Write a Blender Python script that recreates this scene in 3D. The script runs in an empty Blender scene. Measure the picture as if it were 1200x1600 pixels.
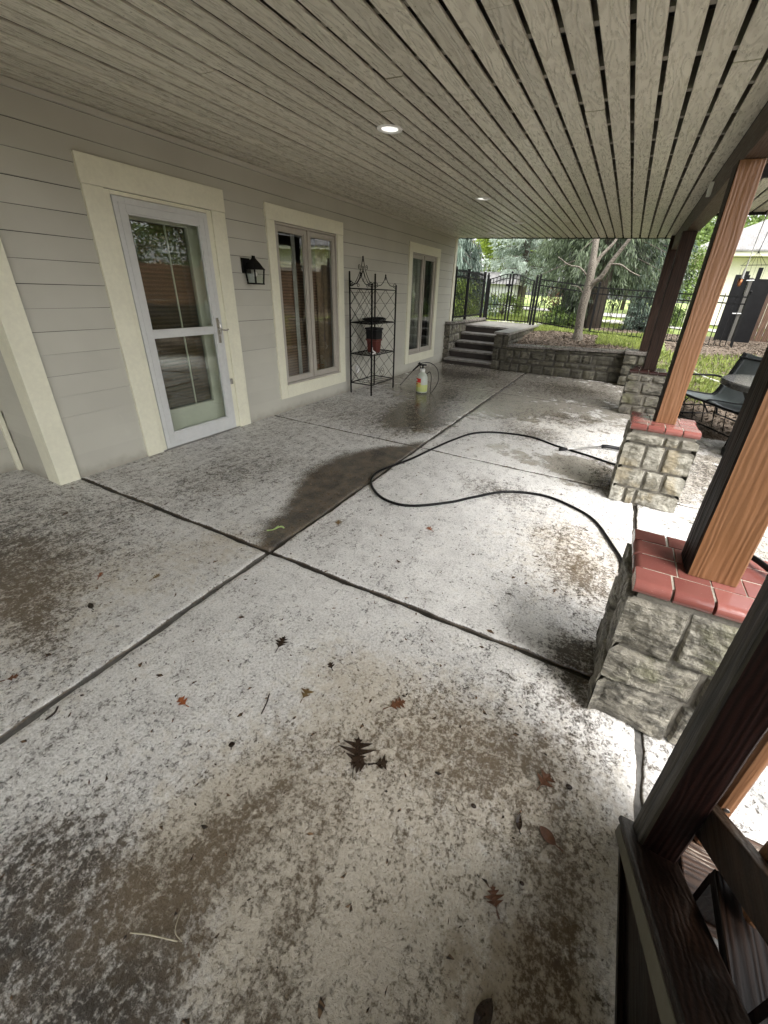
import bpy, math, random
import numpy as np
from mathutils import Vector, Matrix, noise
R = math.radians
random.seed(7); rng = np.random.default_rng(7)
sc = bpy.context.scene
C = sc.collection

# ------------------------------------------------------------------ camera
cam = bpy.data.cameras.new('camera'); co = bpy.data.objects.new('camera', cam); C.objects.link(co)
cam.sensor_fit = 'HORIZONTAL'; cam.sensor_width = 36.0
cam.lens = 633.08/1200*36; cam.shift_x = -0.03096; cam.shift_y = -0.03639
cam.clip_start = 0.02; cam.clip_end = 600
_r = Vector((0.8925946, 0.4484063, 0.04697518)); _d = Vector((0.23337606, -0.37036786, -0.89909024)); _f = Vector((-0.38575963, 0.81348598, -0.43523565))
m = Matrix((( _r.x, -_d.x, -_f.x, 3.6988), (_r.y, -_d.y, -_f.y, 0.0), (_r.z, -_d.z, -_f.z, 1.53), (0, 0, 0, 1)))
co.matrix_world = m
sc.camera = co
# ------------------------------------------------------------------ light
SUN_EL, SUN_AZ = 52, 128          # azimuth: compass degrees clockwise from +Y
w = bpy.data.worlds.new('World'); sc.world = w; w.use_nodes = True
nt = w.node_tree; bg = nt.nodes['Background']
sky = nt.nodes.new('ShaderNodeTexSky'); sky.sky_type = 'NISHITA'; sky.sun_disc = False
sky.sun_elevation = R(SUN_EL); sky.sun_rotation = R(SUN_AZ); sky.dust_density = 4.0; sky.air_density = 1.0; sky.ozone_density = 1.0
hs = nt.nodes.new('ShaderNodeHueSaturation'); hs.inputs['Saturation'].default_value = 0.10
nt.links.new(sky.outputs[0], hs.inputs['Color']); nt.links.new(hs.outputs[0], bg.inputs['Color'])
bg.inputs['Strength'].default_value = 0.15
sl = bpy.data.lights.new('sun', 'SUN'); sl.energy = 0.6; sl.angle = R(30); sl.color = (1.0, 0.95, 0.88)
so = bpy.data.objects.new('sun', sl); C.objects.link(so)
dv = Vector((math.sin(R(SUN_AZ))*math.cos(R(SUN_EL)), math.cos(R(SUN_AZ))*math.cos(R(SUN_EL)), math.sin(R(SUN_EL))))
so.rotation_euler = dv.to_track_quat('Z', 'Y').to_euler()
sc.view_settings.view_transform = 'Standard'; sc.view_settings.look = 'None'; sc.view_settings.gamma = 1
sc.view_settings.exposure = 2.3
sc.cycles.max_bounces = 10; sc.cycles.diffuse_bounces = 5; sc.cycles.glossy_bounces = 4; sc.cycles.transparent_max_bounces = 12
sc.cycles.caustics_reflective = False; sc.cycles.caustics_refractive = False

# ------------------------------------------------------------------ helpers
class MB:
    def __init__(s): s.v = []; s.f = []; s.r = []; s.m = []
    def add(s, vs, fs, r=None, mi=0):
        b = len(s.v); s.v += [tuple(p) for p in vs]
        if r is None: r = random.random()
        for f in fs: s.f.append(tuple(b+i for i in f)); s.r.append(r); s.m.append(mi)
    def box(s, x0, x1, y0, y1, z0, z1, r=None, mi=0):
        s.add([(x0,y0,z0),(x1,y0,z0),(x1,y1,z0),(x0,y1,z0),(x0,y0,z1),(x1,y0,z1),(x1,y1,z1),(x0,y1,z1)],
              [(0,3,2,1),(4,5,6,7),(0,1,5,4),(1,2,6,5),(2,3,7,6),(3,0,4,7)], r, mi)
    def bar(s, a, b, wd, ht=None, up=(0,0,1), r=None, mi=0):
        a = Vector(a); b = Vector(b); ht = ht or wd
        d = (b-a).normalized(); u = Vector(up)
        if abs(d.dot(u)) > .99: u = Vector((0,1,0))
        x = d.cross(u).normalized(); y = x.cross(d).normalized()
        vs = [p + x*sx*wd/2 + y*sy*ht/2 for p in (a, b) for sx, sy in ((-1,-1),(1,-1),(1,1),(-1,1))]
        s.add(vs, [(0,1,2,3),(7,6,5,4),(0,4,5,1),(1,5,6,2),(2,6,7,3),(3,7,4,0)], r, mi)
    def tube(s, pts, rad, seg=8, r=None, mi=0, cap=True):
        pts = [Vector(p) for p in pts]; n = len(pts)
        if not hasattr(rad, '__len__'): rad = [rad]*n
        vs = []; fr = None
        for i, p in enumerate(pts):
            t = (pts[min(i+1, n-1)] - pts[max(i-1, 0)]).normalized()
            if fr is None:
                u = Vector((0,0,1)) if abs(t.z) < .9 else Vector((1,0,0)); fr = t.cross(u).normalized()
            fr = (fr - t*fr.dot(t)).normalized(); b = t.cross(fr)
            for k in range(seg):
                a = 2*math.pi*k/seg; vs.append(p + (fr*math.cos(a) + b*math.sin(a))*rad[i])
        fs = [(i*seg+k, i*seg+(k+1) % seg, (i+1)*seg+(k+1) % seg, (i+1)*seg+k) for i in range(n-1) for k in range(seg)]
        if cap: fs += [tuple(range(seg-1, -1, -1)), tuple((n-1)*seg+k for k in range(seg))]
        s.add(vs, fs, r, mi)
    def lathe(s, prof, c, seg=24, r=None, mi=0, sx=1, sy=1):
        c = Vector(c); vs = []
        for (rr, z) in prof:
            for k in range(seg):
                a = 2*math.pi*k/seg; vs.append(c + Vector((rr*math.cos(a)*sx, rr*math.sin(a)*sy, z)))
        n = len(prof)
        fs = [(i*seg+k, i*seg+(k+1) % seg, (i+1)*seg+(k+1) % seg, (i+1)*seg+k) for i in range(n-1) for k in range(seg)]
        fs += [tuple(range(seg-1, -1, -1)), tuple((n-1)*seg+k for k in range(seg))]
        s.add(vs, fs, r, mi)
    def ball(s, c, rad, mi=0, r=None, seg=10):
        pr = [(max(1e-4, rad*math.sin(math.pi*i/6)), -rad*math.cos(math.pi*i/6)) for i in range(7)]
        s.lathe(pr, c, seg, r, mi)
    def build(s, name, mats, parent=None, bevel=0, smooth=False, seg=2, auto=None):
        me = bpy.data.meshes.new(name); me.from_pydata(s.v, [], s.f)
        if not isinstance(mats, (list, tuple)): mats = [mats]
        for mt in mats: me.materials.append(mt)
        me.polygons.foreach_set('material_index', s.m)
        at = me.attributes.new('rnd', 'FLOAT', 'FACE'); at.data.foreach_set('value', s.r)
        if smooth: me.polygons.foreach_set('use_smooth', [True]*len(s.f))
        me.update()
        o = bpy.data.objects.new(name, me); C.objects.link(o)
        if parent: o.parent = parent; 
        if parent and parent.type == 'EMPTY' or parent:
            root = parent
            mw = Matrix.Identity(4)
            while root: mw = root.matrix_basis @ mw; root = root.parent
            o.matrix_parent_inverse = mw.inverted() if not parent.parent else (Matrix.Identity(4) if parent.type == 'MESH' else mw.inverted())
            if parent.type == 'MESH': o.matrix_parent_inverse = Matrix.Identity(4)
        if bevel:
            b = o.modifiers.new('bevel', 'BEVEL'); b.width = bevel; b.segments = seg; b.limit_method = 'ANGLE'; b.angle_limit = R(35)
        return o
def thing(name, label, cat, loc=(0,0,0), group=None):
    o = bpy.data.objects.new(name, None); C.objects.link(o); o.location = loc; o.empty_display_size = .1
    o['label'] = label; o['category'] = cat
    if group: o['group'] = group
    return o
def tag(o, label=None, cat=None, group=None, kind=None):
    if label: o['label'] = label
    if cat: o['category'] = cat
    if group: o['group'] = group
    if kind: o['kind'] = kind
    return o
def big_mesh(name, V, F, mat, parent=None, rnd=None, attrs=None, smooth=False, kind=None):
    V = np.asarray(V, np.float32); F = np.asarray(F, np.int32); n, k = F.shape
    me = bpy.data.meshes.new(name); me.vertices.add(len(V)); me.vertices.foreach_set('co', V.ravel())
    me.loops.add(n*k); me.loops.foreach_set('vertex_index', F.ravel())
    me.polygons.add(n); me.polygons.foreach_set('loop_start', np.arange(0, n*k, k, dtype=np.int32))
    me.update(calc_edges=True)
    if rnd is not None:
        a = me.attributes.new('rnd', 'FLOAT', 'FACE'); a.data.foreach_set('value', np.asarray(rnd, np.float32))
    for kk, vv in (attrs or {}).items():
        a = me.attributes.new(kk, 'FLOAT', 'POINT'); a.data.foreach_set('value', np.asarray(vv, np.float32))
    if smooth: me.polygons.foreach_set('use_smooth', [True]*n)
    me.materials.append(mat)
    o = bpy.data.objects.new(name, me); C.objects.link(o)
    if parent:
        o.parent = parent
        if parent.type == 'EMPTY': o.matrix_parent_inverse = Matrix.Translation(parent.location).inverted()
    if kind: o['kind'] = kind
    return o
def smooth_path(pts, n=8):
    pts = [Vector(p) for p in pts]; out = []
    P = [pts[0]*2-pts[1]] + pts + [pts[-1]*2-pts[-2]]
    for i in range(1, len(P)-2):
        for k in range(n):
            t = k/n; a, b, c, d = P[i-1], P[i], P[i+1], P[i+2]
            out.append(.5*((2*b)+(c-a)*t+(2*a-5*b+4*c-d)*t*t+(3*b-a-3*c+d)*t**3))
    out.append(pts[-1]); return out

# ------------------------------------------------------------------ materials
class NT:
    def __init__(s, name):
        s.mat = bpy.data.materials.new(name); s.mat.use_nodes = True; s.t = s.mat.node_tree
        s.b = s.t.nodes['Principled BSDF']; s.out = s.t.nodes['Material Output']
        s._co = None
    def n(s, typ, **kw):
        nd = s.t.nodes.new('ShaderNode'+typ)
        for k, v in kw.items():
            if k[0] == '_': nd.inputs[k[1:]].default_value = v
            else: setattr(nd, k, v)
        return nd
    def l(s, a, b): s.t.links.new(a, b)
    def coord(s, scale=(1,1,1)):
        if not s._co: s._co = s.n('TexCoord')
        mp = s.n('Mapping'); s.l(s._co.outputs['Object'], mp.inputs[0]); mp.inputs['Scale'].default_value = scale
        return mp.outputs[0]
    def noise(s, scale, detail=4, rough=.6, sc=(1,1,1), dist=0):
        nd = s.n('TexNoise'); nd.inputs['Scale'].default_value = scale; nd.inputs['Detail'].default_value = detail
        nd.inputs['Roughness'].default_value = rough; nd.inputs['Distortion'].default_value = dist
        s.l(s.coord(sc), nd.inputs['Vector']); return nd.outputs[0]
    def attr(s, name): nd = s.n('Attribute'); nd.attribute_name = name; return nd.outputs['Fac']
    def math(s, op, a, b=None, c=None, clamp=False):
        nd = s.n('Math'); nd.operation = op; nd.use_clamp = clamp
        for i, q in enumerate((a, b, c)):
            if q is None: continue
            if isinstance(q, (int, float)): nd.inputs[i].default_value = q
            else: s.l(q, nd.inputs[i])
        return nd.outputs[0]
    def ss(s, x, a, b, to0=0, to1=1):
        nd = s.n('MapRange'); nd.interpolation_type = 'SMOOTHSTEP'; s.l(x, nd.inputs[0])
        nd.inputs[1].default_value = a; nd.inputs[2].default_value = b; nd.inputs[3].default_value = to0; nd.inputs[4].default_value = to1
        return nd.outputs[0]
    def mix(s, f, a, b):
        nd = s.n('Mix'); nd.data_type = 'RGBA'
        for i, q in ((0, f), (6, a), (7, b)):
            if isinstance(q, (int, float)): nd.inputs[i].default_value = q
            elif isinstance(q, tuple): nd.inputs[i].default_value = (*q, 1) if len(q) == 3 else q
            else: s.l(q, nd.inputs[i])
        return nd.outputs[2]
    def bump(s, h, strength=.3, dist=.01):
        nd = s.n('Bump'); nd.inputs['Strength'].default_value = strength; nd.inputs['Distance'].default_value = dist
        s.l(h, nd.inputs['Height']); s.l(nd.outputs[0], s.b.inputs['Normal']); return nd
    def col(s, c):
        if isinstance(c, tuple): s.b.inputs['Base Color'].default_value = (*c, 1)
        else: s.l(c, s.b.inputs['Base Color'])
    def rough(s, c):
        if isinstance(c, (int, float)): s.b.inputs['Roughness'].default_value = c
        else: s.l(c, s.b.inputs['Roughness'])

def simple(name, c, rough=.6, var=.12, bs=.15, scale=40, metal=0, bd=.003):
    q = NT(name); a = q.noise(scale, 5); b2 = q.noise(scale*.13, 3)
    f = q.math('ADD', q.math('MULTIPLY', a, .5), q.math('MULTIPLY', b2, .5))
    lo = tuple(x*(1-var) for x in c); hi = tuple(min(1, x*(1+var)) for x in c)
    q.col(q.mix(q.ss(f, .35, .65), lo, hi)); q.rough(q.ss(a, .3, .7, rough*.85, min(1, rough*1.1)))
    q.b.inputs['Metallic'].default_value = metal
    if bs: q.bump(a, bs, bd)
    return q.mat

def m_concrete():
    q = NT('patio_concrete')
    wet = q.attr('wet'); grime_shade = q.attr('grime_shade'); tan = q.attr('tan'); mud = q.attr('mud')  # wet also holds the painted stair-side shadow and right-slab dimming
    nf = q.noise(95, 4, .7); nm = q.noise(34, 5, .68, dist=.4); nl = q.noise(7, 4, .6); nxl = q.noise(1.7, 3, .55); st = q.noise(16, 4, .65, (1.0, .45, 1))
    base = q.mix(q.ss(nl, .3, .7), (.58, .565, .54), (.76, .75, .725))
    base = q.mix(q.math('MULTIPLY', q.ss(nf, .45, .6), .5), base, (.86, .85, .83))
    base = q.mix(q.math('MULTIPLY', q.ss(nf, .47, .36), .45), base, (.33, .32, .295))
    # tan discolouration
    tb = q.math('ADD', q.math('MULTIPLY', nl, .4), q.math('MULTIPLY', q.noise(24, 7, .74), .6))
    tf = q.math('MULTIPLY', q.ss(q.math('ADD', tan, q.math('MULTIPLY', q.math('SUBTRACT', tb, .5), 3.0)), .1, 1.0), .60)
    base = q.mix(tf, base, (.40, .33, .215))
    # speckled dark grime and painted shade : threshold of fine noise moved by grime_shade
    n60 = q.noise(80, 8, .74); n22 = q.noise(30, 8, .74); cl = q.noise(6.5, 6, .68)
    sp = q.math('ADD', q.math('MULTIPLY', n60, .45), q.math('ADD', q.math('MULTIPLY', n22, .35), q.math('MULTIPLY', st, .20)))
    g = q.math('MINIMUM', q.math('ADD', grime_shade, q.math('MULTIPLY', q.math('SUBTRACT', q.math('ADD', q.math('MULTIPLY', nxl, .5), q.math('MULTIPLY', cl, .5)), .5), 1.0)), 1.0)
    lift = q.math('ADD', sp, q.math('MULTIPLY', g, .155))
    gm = q.ss(lift, .568, .668)
    film = q.math('MULTIPLY', q.ss(g, .38, 1.05), q.ss(n22, .35, .65, .05, .70))
    base = q.mix(film, base, (.30, .225, .145))
    dark = q.mix(q.ss(cl, .4, .6), (.016, .012, .007), (.07, .053, .035))
    dark = q.mix(q.math('MULTIPLY', q.ss(tan, .25, .8), .65), dark, (.17, .125, .075))
    base = q.mix(q.math('MULTIPLY', gm, .92), base, dark)
    # fine pits
    pit = q.ss(q.noise(170, 2, .5), .655, .71)
    base = q.mix(q.math('MULTIPLY', pit, .7), base, (.12, .10, .08))
    # wetness, with painted shade by the stair and on the right slab
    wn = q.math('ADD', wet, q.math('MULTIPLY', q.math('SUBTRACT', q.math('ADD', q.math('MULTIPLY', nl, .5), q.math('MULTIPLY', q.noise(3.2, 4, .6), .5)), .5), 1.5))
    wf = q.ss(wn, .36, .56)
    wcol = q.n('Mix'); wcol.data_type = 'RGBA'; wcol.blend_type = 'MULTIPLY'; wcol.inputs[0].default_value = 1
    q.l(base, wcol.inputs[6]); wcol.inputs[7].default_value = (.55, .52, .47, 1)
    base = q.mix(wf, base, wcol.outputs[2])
    mf = q.ss(q.math('ADD', mud, q.math('MULTIPLY', q.math('SUBTRACT', q.math('ADD', q.math('MULTIPLY', n60, .5), q.math('MULTIPLY', cl, .5)), .5), 1.5)), .22, .85)
    base = q.mix(q.math('MULTIPLY', mf, .90), base, q.mix(q.ss(q.math('ADD', q.math('MULTIPLY', nl, .5), q.math('MULTIPLY', n22, .5)), .38, .62), (.014, .009, .004), (.085, .058, .030)))
    q.col(base)
    allw = q.math('MAXIMUM', wf, mf)
    q.rough(q.math('SUBTRACT', q.ss(nf, .3, .7, .38, .60), q.math('MULTIPLY', allw, .50), clamp=True))
    h = q.math('ADD', q.math('MULTIPLY', nm, .7), q.math('ADD', q.math('MULTIPLY', nf, .4), q.math('MULTIPLY', gm, -.25)))
    bp = q.bump(h, .55, .013)
    q.l(q.math('SUBTRACT', .8, q.math('MULTIPLY', allw, .66)), bp.inputs['Strength'])
    return q.mat

def m_wood(name, c1, c2, axis='z', rough=.6, weather=None, bs=.5, tintvar=.0, rings=1.0, ww=.45):
    """rough sawn or grained timber, grain along one axis"""
    q = NT(name)
    s = {'z': (14, 14, .9), 'y': (14, .9, 14), 'x': (.9, 14, 14)}[axis]
    s2 = {'z': (1, 1, .12), 'y': (1, .12, 1), 'x': (.12, 1, 1)}[axis]
    wv = q.n('TexWave'); wv.wave_type = 'RINGS'; wv.rings_direction = axis.upper(); wv.inputs['Scale'].default_value = 22*rings
    wv.inputs['Distortion'].default_value = 9; wv.inputs['Detail'].default_value = 3; wv.inputs['Detail Scale'].default_value = .9
    off = q.n('VectorMath'); off.operation = 'ADD'; q.l(q.coord(s2), off.inputs[0]); off.inputs[1].default_value = (.37, .21, .13)
    q.l(off.outputs[0], wv.inputs['Vector'])
    fine = q.noise(9, 6, .7, s); big = q.noise(3, 3, .5)
    f = q.math('ADD', q.math('MULTIPLY', wv.outputs['Fac'], .45), q.math('MULTIPLY', fine, .55))
    fc = q.math('ADD', q.math('MULTIPLY', wv.outputs['Fac'], ww), q.math('MULTIPLY', q.math('ADD', q.math('MULTIPLY', fine, .5), q.math('MULTIPLY', q.noise(55, 4, .7, s2), .5)), 1-ww))
    c = q.mix(q.ss(fc, .3, .72), c1, c2)
    if weather:
        wn = q.ss(q.math('ADD', q.math('MULTIPLY', fine, .6), q.math('MULTIPLY', big, .4)), .54, .62)
        c = q.mix(q.math('MULTIPLY', wn, .8), c, weather)
    if tintvar:
        r = q.attr('rnd'); hv = q.n('HueSaturation'); q.l(c, hv.inputs['Color']); q.l(q.math('MULTIPLY_ADD', r, tintvar, 1-tintvar/2), hv.inputs['Value']); c = hv.outputs[0]
    q.col(c); q.rough(q.ss(fine, .3, .7, rough*.8, min(1, rough*1.15)))
    q.bump(q.math('ADD', q.math('MULTIPLY', f, 1), q.math('MULTIPLY', q.noise(160, 2), .25)), bs, .004)
    return q.mat

def m_stone(name, cols, rough=.75, scale=12):
    q = NT(name); r = q.attr('rnd'); a = q.noise(scale, 6, .65, dist=.6); b = q.noise(scale*.3, 4); f = q.noise(scale*6, 4, .7)
    v = q.noise(scale*.8, 5, .6, (1, 1, 4))
    c = q.mix(q.ss(r, .1, .9), cols[0], cols[1])
    c = q.mix(q.ss(q.math('ADD', q.math('MULTIPLY', a, .6), q.math('MULTIPLY', v, .4)), .42, .6), c, cols[2])
    c = q.mix(q.math('MULTIPLY', q.ss(b, .52, .66), .6), c, cols[3])
    c = q.mix(q.math('MULTIPLY', q.ss(f, .56, .66), .55), c, tuple(x*.3 for x in cols[1]))
    q.col(c); q.rough(q.ss(a, .3, .7, rough*.6, rough))
    q.bump(q.math('ADD', q.math('ADD', a, v), q.math('MULTIPLY', f, .5)), 1.0, .016)
    return q.mat

def m_foliage(name, c1, c2, trans=.35, rough=.55):
    q = NT(name); r = q.attr('rnd'); n1 = q.noise(.9, 3)
    c = q.mix(q.ss(q.math('ADD', q.math('MULTIPLY', r, .6), q.math('MULTIPLY', n1, .4)), .25, .75), c1, c2)
    q.col(c); q.rough(rough)
    tr = q.n('BsdfTranslucent'); q.l(c, tr.inputs[0]); mx = q.n('MixShader'); mx.inputs[0].default_value = trans
    q.l(q.b.outputs[0], mx.inputs[1]); q.l(tr.outputs[0], mx.inputs[2]); q.l(mx.outputs[0], q.out.inputs[0])
    return q.mat

def m_glass(name, tint=(.9, .93, .92), ior=1.7, film=0.0):
    q = NT(name); lw = q.n('LayerWeight'); lw.inputs[0].default_value = .5; fac = q.math('MULTIPLY_ADD', q.math('POWER', lw.outputs['Facing'], 5), .9, .075)
    tp = q.n('BsdfTransparent'); tp.inputs[0].default_value = (*tint, 1)
    gl = q.n('BsdfGlossy'); gl.inputs['Roughness'].default_value = .015
    nz = q.noise(2.2, 2); bp = q.n('Bump'); bp.inputs['Strength'].default_value = .03; bp.inputs['Distance'].default_value = .02; q.l(nz, bp.inputs['Height']); q.l(bp.outputs[0], gl.inputs['Normal'])
    mx = q.n('MixShader'); q.l(fac, mx.inputs[0]); q.l(tp.outputs[0], mx.inputs[1]); q.l(gl.outputs[0], mx.inputs[2])
    q.l(mx.outputs[0], q.out.inputs[0]); return q.mat

M = {}
M['concrete'] = m_concrete()
M['filler'] = simple('joint_filler', (.03, .026, .02), .55, .5, .5, 60)
M['filler_pale'] = simple('joint_filler_pale', (.10, .096, .088), .7, .4, .5, 50)
def m_siding(name, c, c2):
    q = NT(name); g = q.noise(10, 5, .7, (1, 1.2, 12)); big = q.noise(1.3, 3); f = q.noise(60, 3)
    cc = q.mix(q.ss(big, .3, .7), c, c2)
    r = q.attr('rnd'); hv = q.n('HueSaturation'); q.l(cc, hv.inputs['Color']); q.l(q.math('MULTIPLY_ADD', r, .08, .96), hv.inputs['Value'])
    sx_ = q.n('SeparateXYZ'); q.l(q.coord(), sx_.inputs[0]); dirt = q.math('MULTIPLY', q.ss(q.math('ADD', sx_.outputs[2], q.math('MULTIPLY', q.noise(12, 5), .12)), .17, .04), .5)
    hv2 = q.mix(dirt, hv.outputs[0], (.17, .14, .10))
    drip = q.math('MULTIPLY', q.ss(q.noise(5, 5, .7, (1, 1, .35)), .6, .72), .25)
    q.col(q.mix(drip, hv2, tuple(x*1.25 for x in c))); q.rough(q.ss(g, .3, .7, .42, .6)); q.bump(q.math('ADD', g, q.math('MULTIPLY', f, .3)), .12, .004); return q.mat
M['siding'] = m_siding('siding_paint', (.465, .455, .395), (.515, .505, .44))
M['trim'] = simple('cream_trim_paint', (.76, .745, .60), .45, .05, .08, 30)
M['sash'] = simple('window_sash_paint', (.42, .39, .34), .45, .06, .05, 30)
M['door_white'] = simple('door_enamel', (.60, .61, .60), .35, .04, .04, 30)
M['sheath'] = simple('dark_sheathing', (.03, .028, .025), .9)
M['inside'] = simple('room_wall', (.22, .19, .16), .9)
M['blind'] = None
def m_blind():
    q = NT('woven_blind'); wv = q.n('TexWave'); wv.bands_direction = 'Z'; wv.inputs['Scale'].default_value = 9; wv.inputs['Distortion'].default_value = .6
    q.l(q.coord(), wv.inputs['Vector']); n1 = q.noise(30, 3, .6, (1, .3, 3))
    f = q.math('ADD', q.math('MULTIPLY', wv.outputs['Fac'], .6), q.math('MULTIPLY', n1, .4))
    q.col(q.mix(f, (.10, .052, .028), (.27, .155, .085))); q.rough(.7); q.bump(f, .4, .004); return q.mat
M['blind'] = m_blind()
M['brown_curtain'] = simple('brown_curtain_cloth', (.22, .145, .085), .9, .25, .3, 25)
M['curtain'] = simple('curtain_cloth', (.5, .47, .42), .9, .15, .2, 20)
M['glass'] = m_glass('window_glass')
M['chrome'] = simple('brushed_nickel', (.6, .58, .54), .25, .05, 0, 30, 1)
M['iron'] = simple('black_iron', (.006, .006, .0065), .5, .3, .2, 80); M['iron'].node_tree.nodes['Principled BSDF'].inputs['Specular IOR Level'].default_value = .25
M['dark_iron'] = simple('dark_fence_iron', (.007, .007, .007), .6, .3, .1, 80); M['dark_iron'].node_tree.nodes['Principled BSDF'].inputs['Specular IOR Level'].default_value = .2
def m_ceiling():
    q = NT('embossed_beige_board'); r = q.attr('rnd')
    off = q.n('CombineXYZ'); q.l(q.math('MULTIPLY', r, 40), off.inputs[0]); q.l(q.math('MULTIPLY', r, 17), off.inputs[1])
    va = q.n('VectorMath'); va.operation = 'ADD'; q.l(q.coord((1, .16, 1)), va.inputs[0]); q.l(off.outputs[0], va.inputs[1])
    nz = q.n('TexNoise'); nz.inputs['Scale'].default_value = 9; nz.inputs['Detail'].default_value = 1.5; q.l(va.outputs[0], nz.inputs['Vector'])
    # contour lines of a stretched noise read as cathedral grain
    rings = q.math('PINGPONG', q.math('MULTIPLY', nz.outputs[0], 13), .5)
    line = q.ss(rings, .06, .34); fine = q.noise(70, 4, .7, (1, .15, 1))
    sp = q.ss(q.noise(150, 2), .66, .72)
    c = q.mix(line, (.51, .48, .395), (.60, .57, .475)); hv = q.n('HueSaturation'); q.l(c, hv.inputs['Color']); q.l(q.math('MULTIPLY_ADD', r, .22, .89), hv.inputs['Value'])
    c = q.mix(q.math('MULTIPLY', sp, .5), hv.outputs[0], (.5, .48, .42)); q.col(c)
    q.rough(q.ss(fine, .3, .7, .22, .42)); q.bump(q.math('ADD', q.math('MULTIPLY', line, 1.0), q.math('MULTIPLY', fine, .6)), .6, .0035); return q.mat
M['ceiling'] = m_ceiling()
M['joist'] = simple('joist_paint', (.20, .185, .15), .8, .2)
M['void'] = simple('dark_decking', (.012, .011, .009), .95)
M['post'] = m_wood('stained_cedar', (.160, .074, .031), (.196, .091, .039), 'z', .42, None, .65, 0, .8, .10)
M['post_dark'] = m_wood('near_black_timber', (.008, .005, .004), (.028, .017, .012), 'z', .6, None, .8)
M['post_backlit'] = m_wood('backlit_brown_timber', (.014, .007, .004), (.030, .015, .009), 'z', .6, None, .5)  # silhouette dark of the two backlit far posts, put into the colour
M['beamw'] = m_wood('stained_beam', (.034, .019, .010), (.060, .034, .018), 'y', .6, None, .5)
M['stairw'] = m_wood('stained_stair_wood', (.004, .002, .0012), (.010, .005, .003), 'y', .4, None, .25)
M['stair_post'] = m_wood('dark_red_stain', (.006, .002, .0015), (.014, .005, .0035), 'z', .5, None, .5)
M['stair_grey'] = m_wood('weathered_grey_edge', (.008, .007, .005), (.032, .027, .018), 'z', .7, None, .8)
M['rail_dark'] = m_wood('dark_rail_stain', (.020, .012, .007), (.04, .024, .015), 'y', .5, None, .4)
for _k in ('stairw', 'stair_post', 'rail_dark', 'post_dark', 'post_backlit'): M[_k].node_tree.nodes['Principled BSDF'].inputs['Specular IOR Level'].default_value = .2
M['railw'] = m_wood('orange_rail_wood', (.18, .085, .04), (.24, .12, .06), 'z', .5, None, .4)
M['worn'] = m_wood('worn_tread', (.03, .015, .009), (.07, .037, .022), 'x', .6, (.42, .36, .29), .5)
M['beige_board'] = simple('beige_board_paint', (.12, .112, .082), .6, .15)
M['ledge'] = m_stone('ledgestone', [(.17, .155, .12), (.30, .28, .23), (.055, .05, .038), (.13, .13, .06)], .5, 13)
M['ledge_pale'] = m_stone('pale_limestone', [(.31, .295, .245), (.44, .425, .37), (.13, .12, .09), (.27, .22, .13)], .75, 13)
M['ledge_dark'] = m_stone('wall_limestone', [(.06, .055, .037), (.12, .11, .078), (.03, .027, .018), (.065, .06, .032)], .7, 10)
M['mortar'] = simple('mortar', (.20, .185, .155), .9, .25, .6, 70, bd=.006)
M['mortar_dark'] = simple('dark_mortar', (.055, .05, .042), .9, .3, .6, 70, bd=.006)
M['grout'] = simple('cap_grout', (.33, .305, .25), .85, .3, .6, 60)
def m_brick():
    q = NT('glazed_red_brick'); r = q.attr('rnd'); n1 = q.noise(8, 4); n2 = q.noise(60, 3); sp = q.ss(q.noise(110, 2), .66, .72)
    c = q.mix(q.ss(q.math('ADD', q.math('MULTIPLY', r, .5), q.math('MULTIPLY', n1, .5)), .3, .7), (.165, .056, .046), (.235, .085, .070))
    q.col(q.mix(q.math('MULTIPLY', sp, .18), c, (.4, .28, .22))); q.rough(q.ss(n2, .35, .65, .12, .24)); q.bump(n2, .12, .002); return q.mat
M['brick'] = m_brick()
M['brick_dark'] = simple('dark_wet_brick', (.035, .014, .012), .2, .3, .2, 30)
M['coping'] = simple('wet_coping_stone', (.13, .118, .105), .28, .3, .4, 25, bd=.005)
M['tread'] = simple('pebbled_tread', (.21, .198, .18), .35, .45, .8, 75, bd=.006)
M['riser'] = simple('dark_brick_riser', (.030, .023, .020), .6, .4, .5, 30)
M['hose'] = simple('black_rubber', (.007, .007, .0075), .32, .2, .1, 100)
M['plastic_black'] = simple('black_plastic', (.016, .016, .017), .4, .2, .05)
M['plastic_red'] = simple('terracotta_red_plastic', (.10, .018, .012), .45, .15, .05)
M['plastic_white'] = simple('white_plastic', (.72, .72, .70), .4, .05, .02)
M['label_red'] = simple('red_label', (.60, .03, .02), .45, .05, 0)
M['label_yellow'] = simple('yellow_label', (.75, .68, .2), .45, .05, 0)
M['label_ink'] = simple('label_ink', (.85, .8, .7), .5, .05, 0)
for _k in ('hose', 'plastic_black', 'iron', 'dark_iron'):
    _b = M[_k].node_tree.nodes['Principled BSDF']; _b.inputs['Specular IOR Level'].default_value = .16
def m_jug(name, c):
    q = NT(name); q.col(c); q.rough(.35); q.b.inputs['Transmission Weight'].default_value = 0
    tr = q.n('BsdfTranslucent'); tr.inputs[0].default_value = (*c, 1); mx = q.n('MixShader'); mx.inputs[0].default_value = .45
    q.l(q.b.outputs[0], mx.inputs[1]); q.l(tr.outputs[0], mx.inputs[2]); q.l(mx.outputs[0], q.out.inputs[0]); return q.mat
M['jug'] = m_jug('milky_plastic', (.70, .74, .68)); M['liquid'] = m_jug('yellow_green_liquid', (.66, .72, .30))
M['blue'] = simple('blue_cord', (.03, .05, .22), .6)
M['steel'] = simple('dull_steel', (.45, .44, .42), .35, .1, 0, 30, 1)
M['sling'] = simple('grey_green_sling', (.07, .085, .085), .35, .15, .2, 90)
M['chrome_light'] = simple('light_trim_white', (.80, .80, .78), .4, .03, 0)
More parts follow.
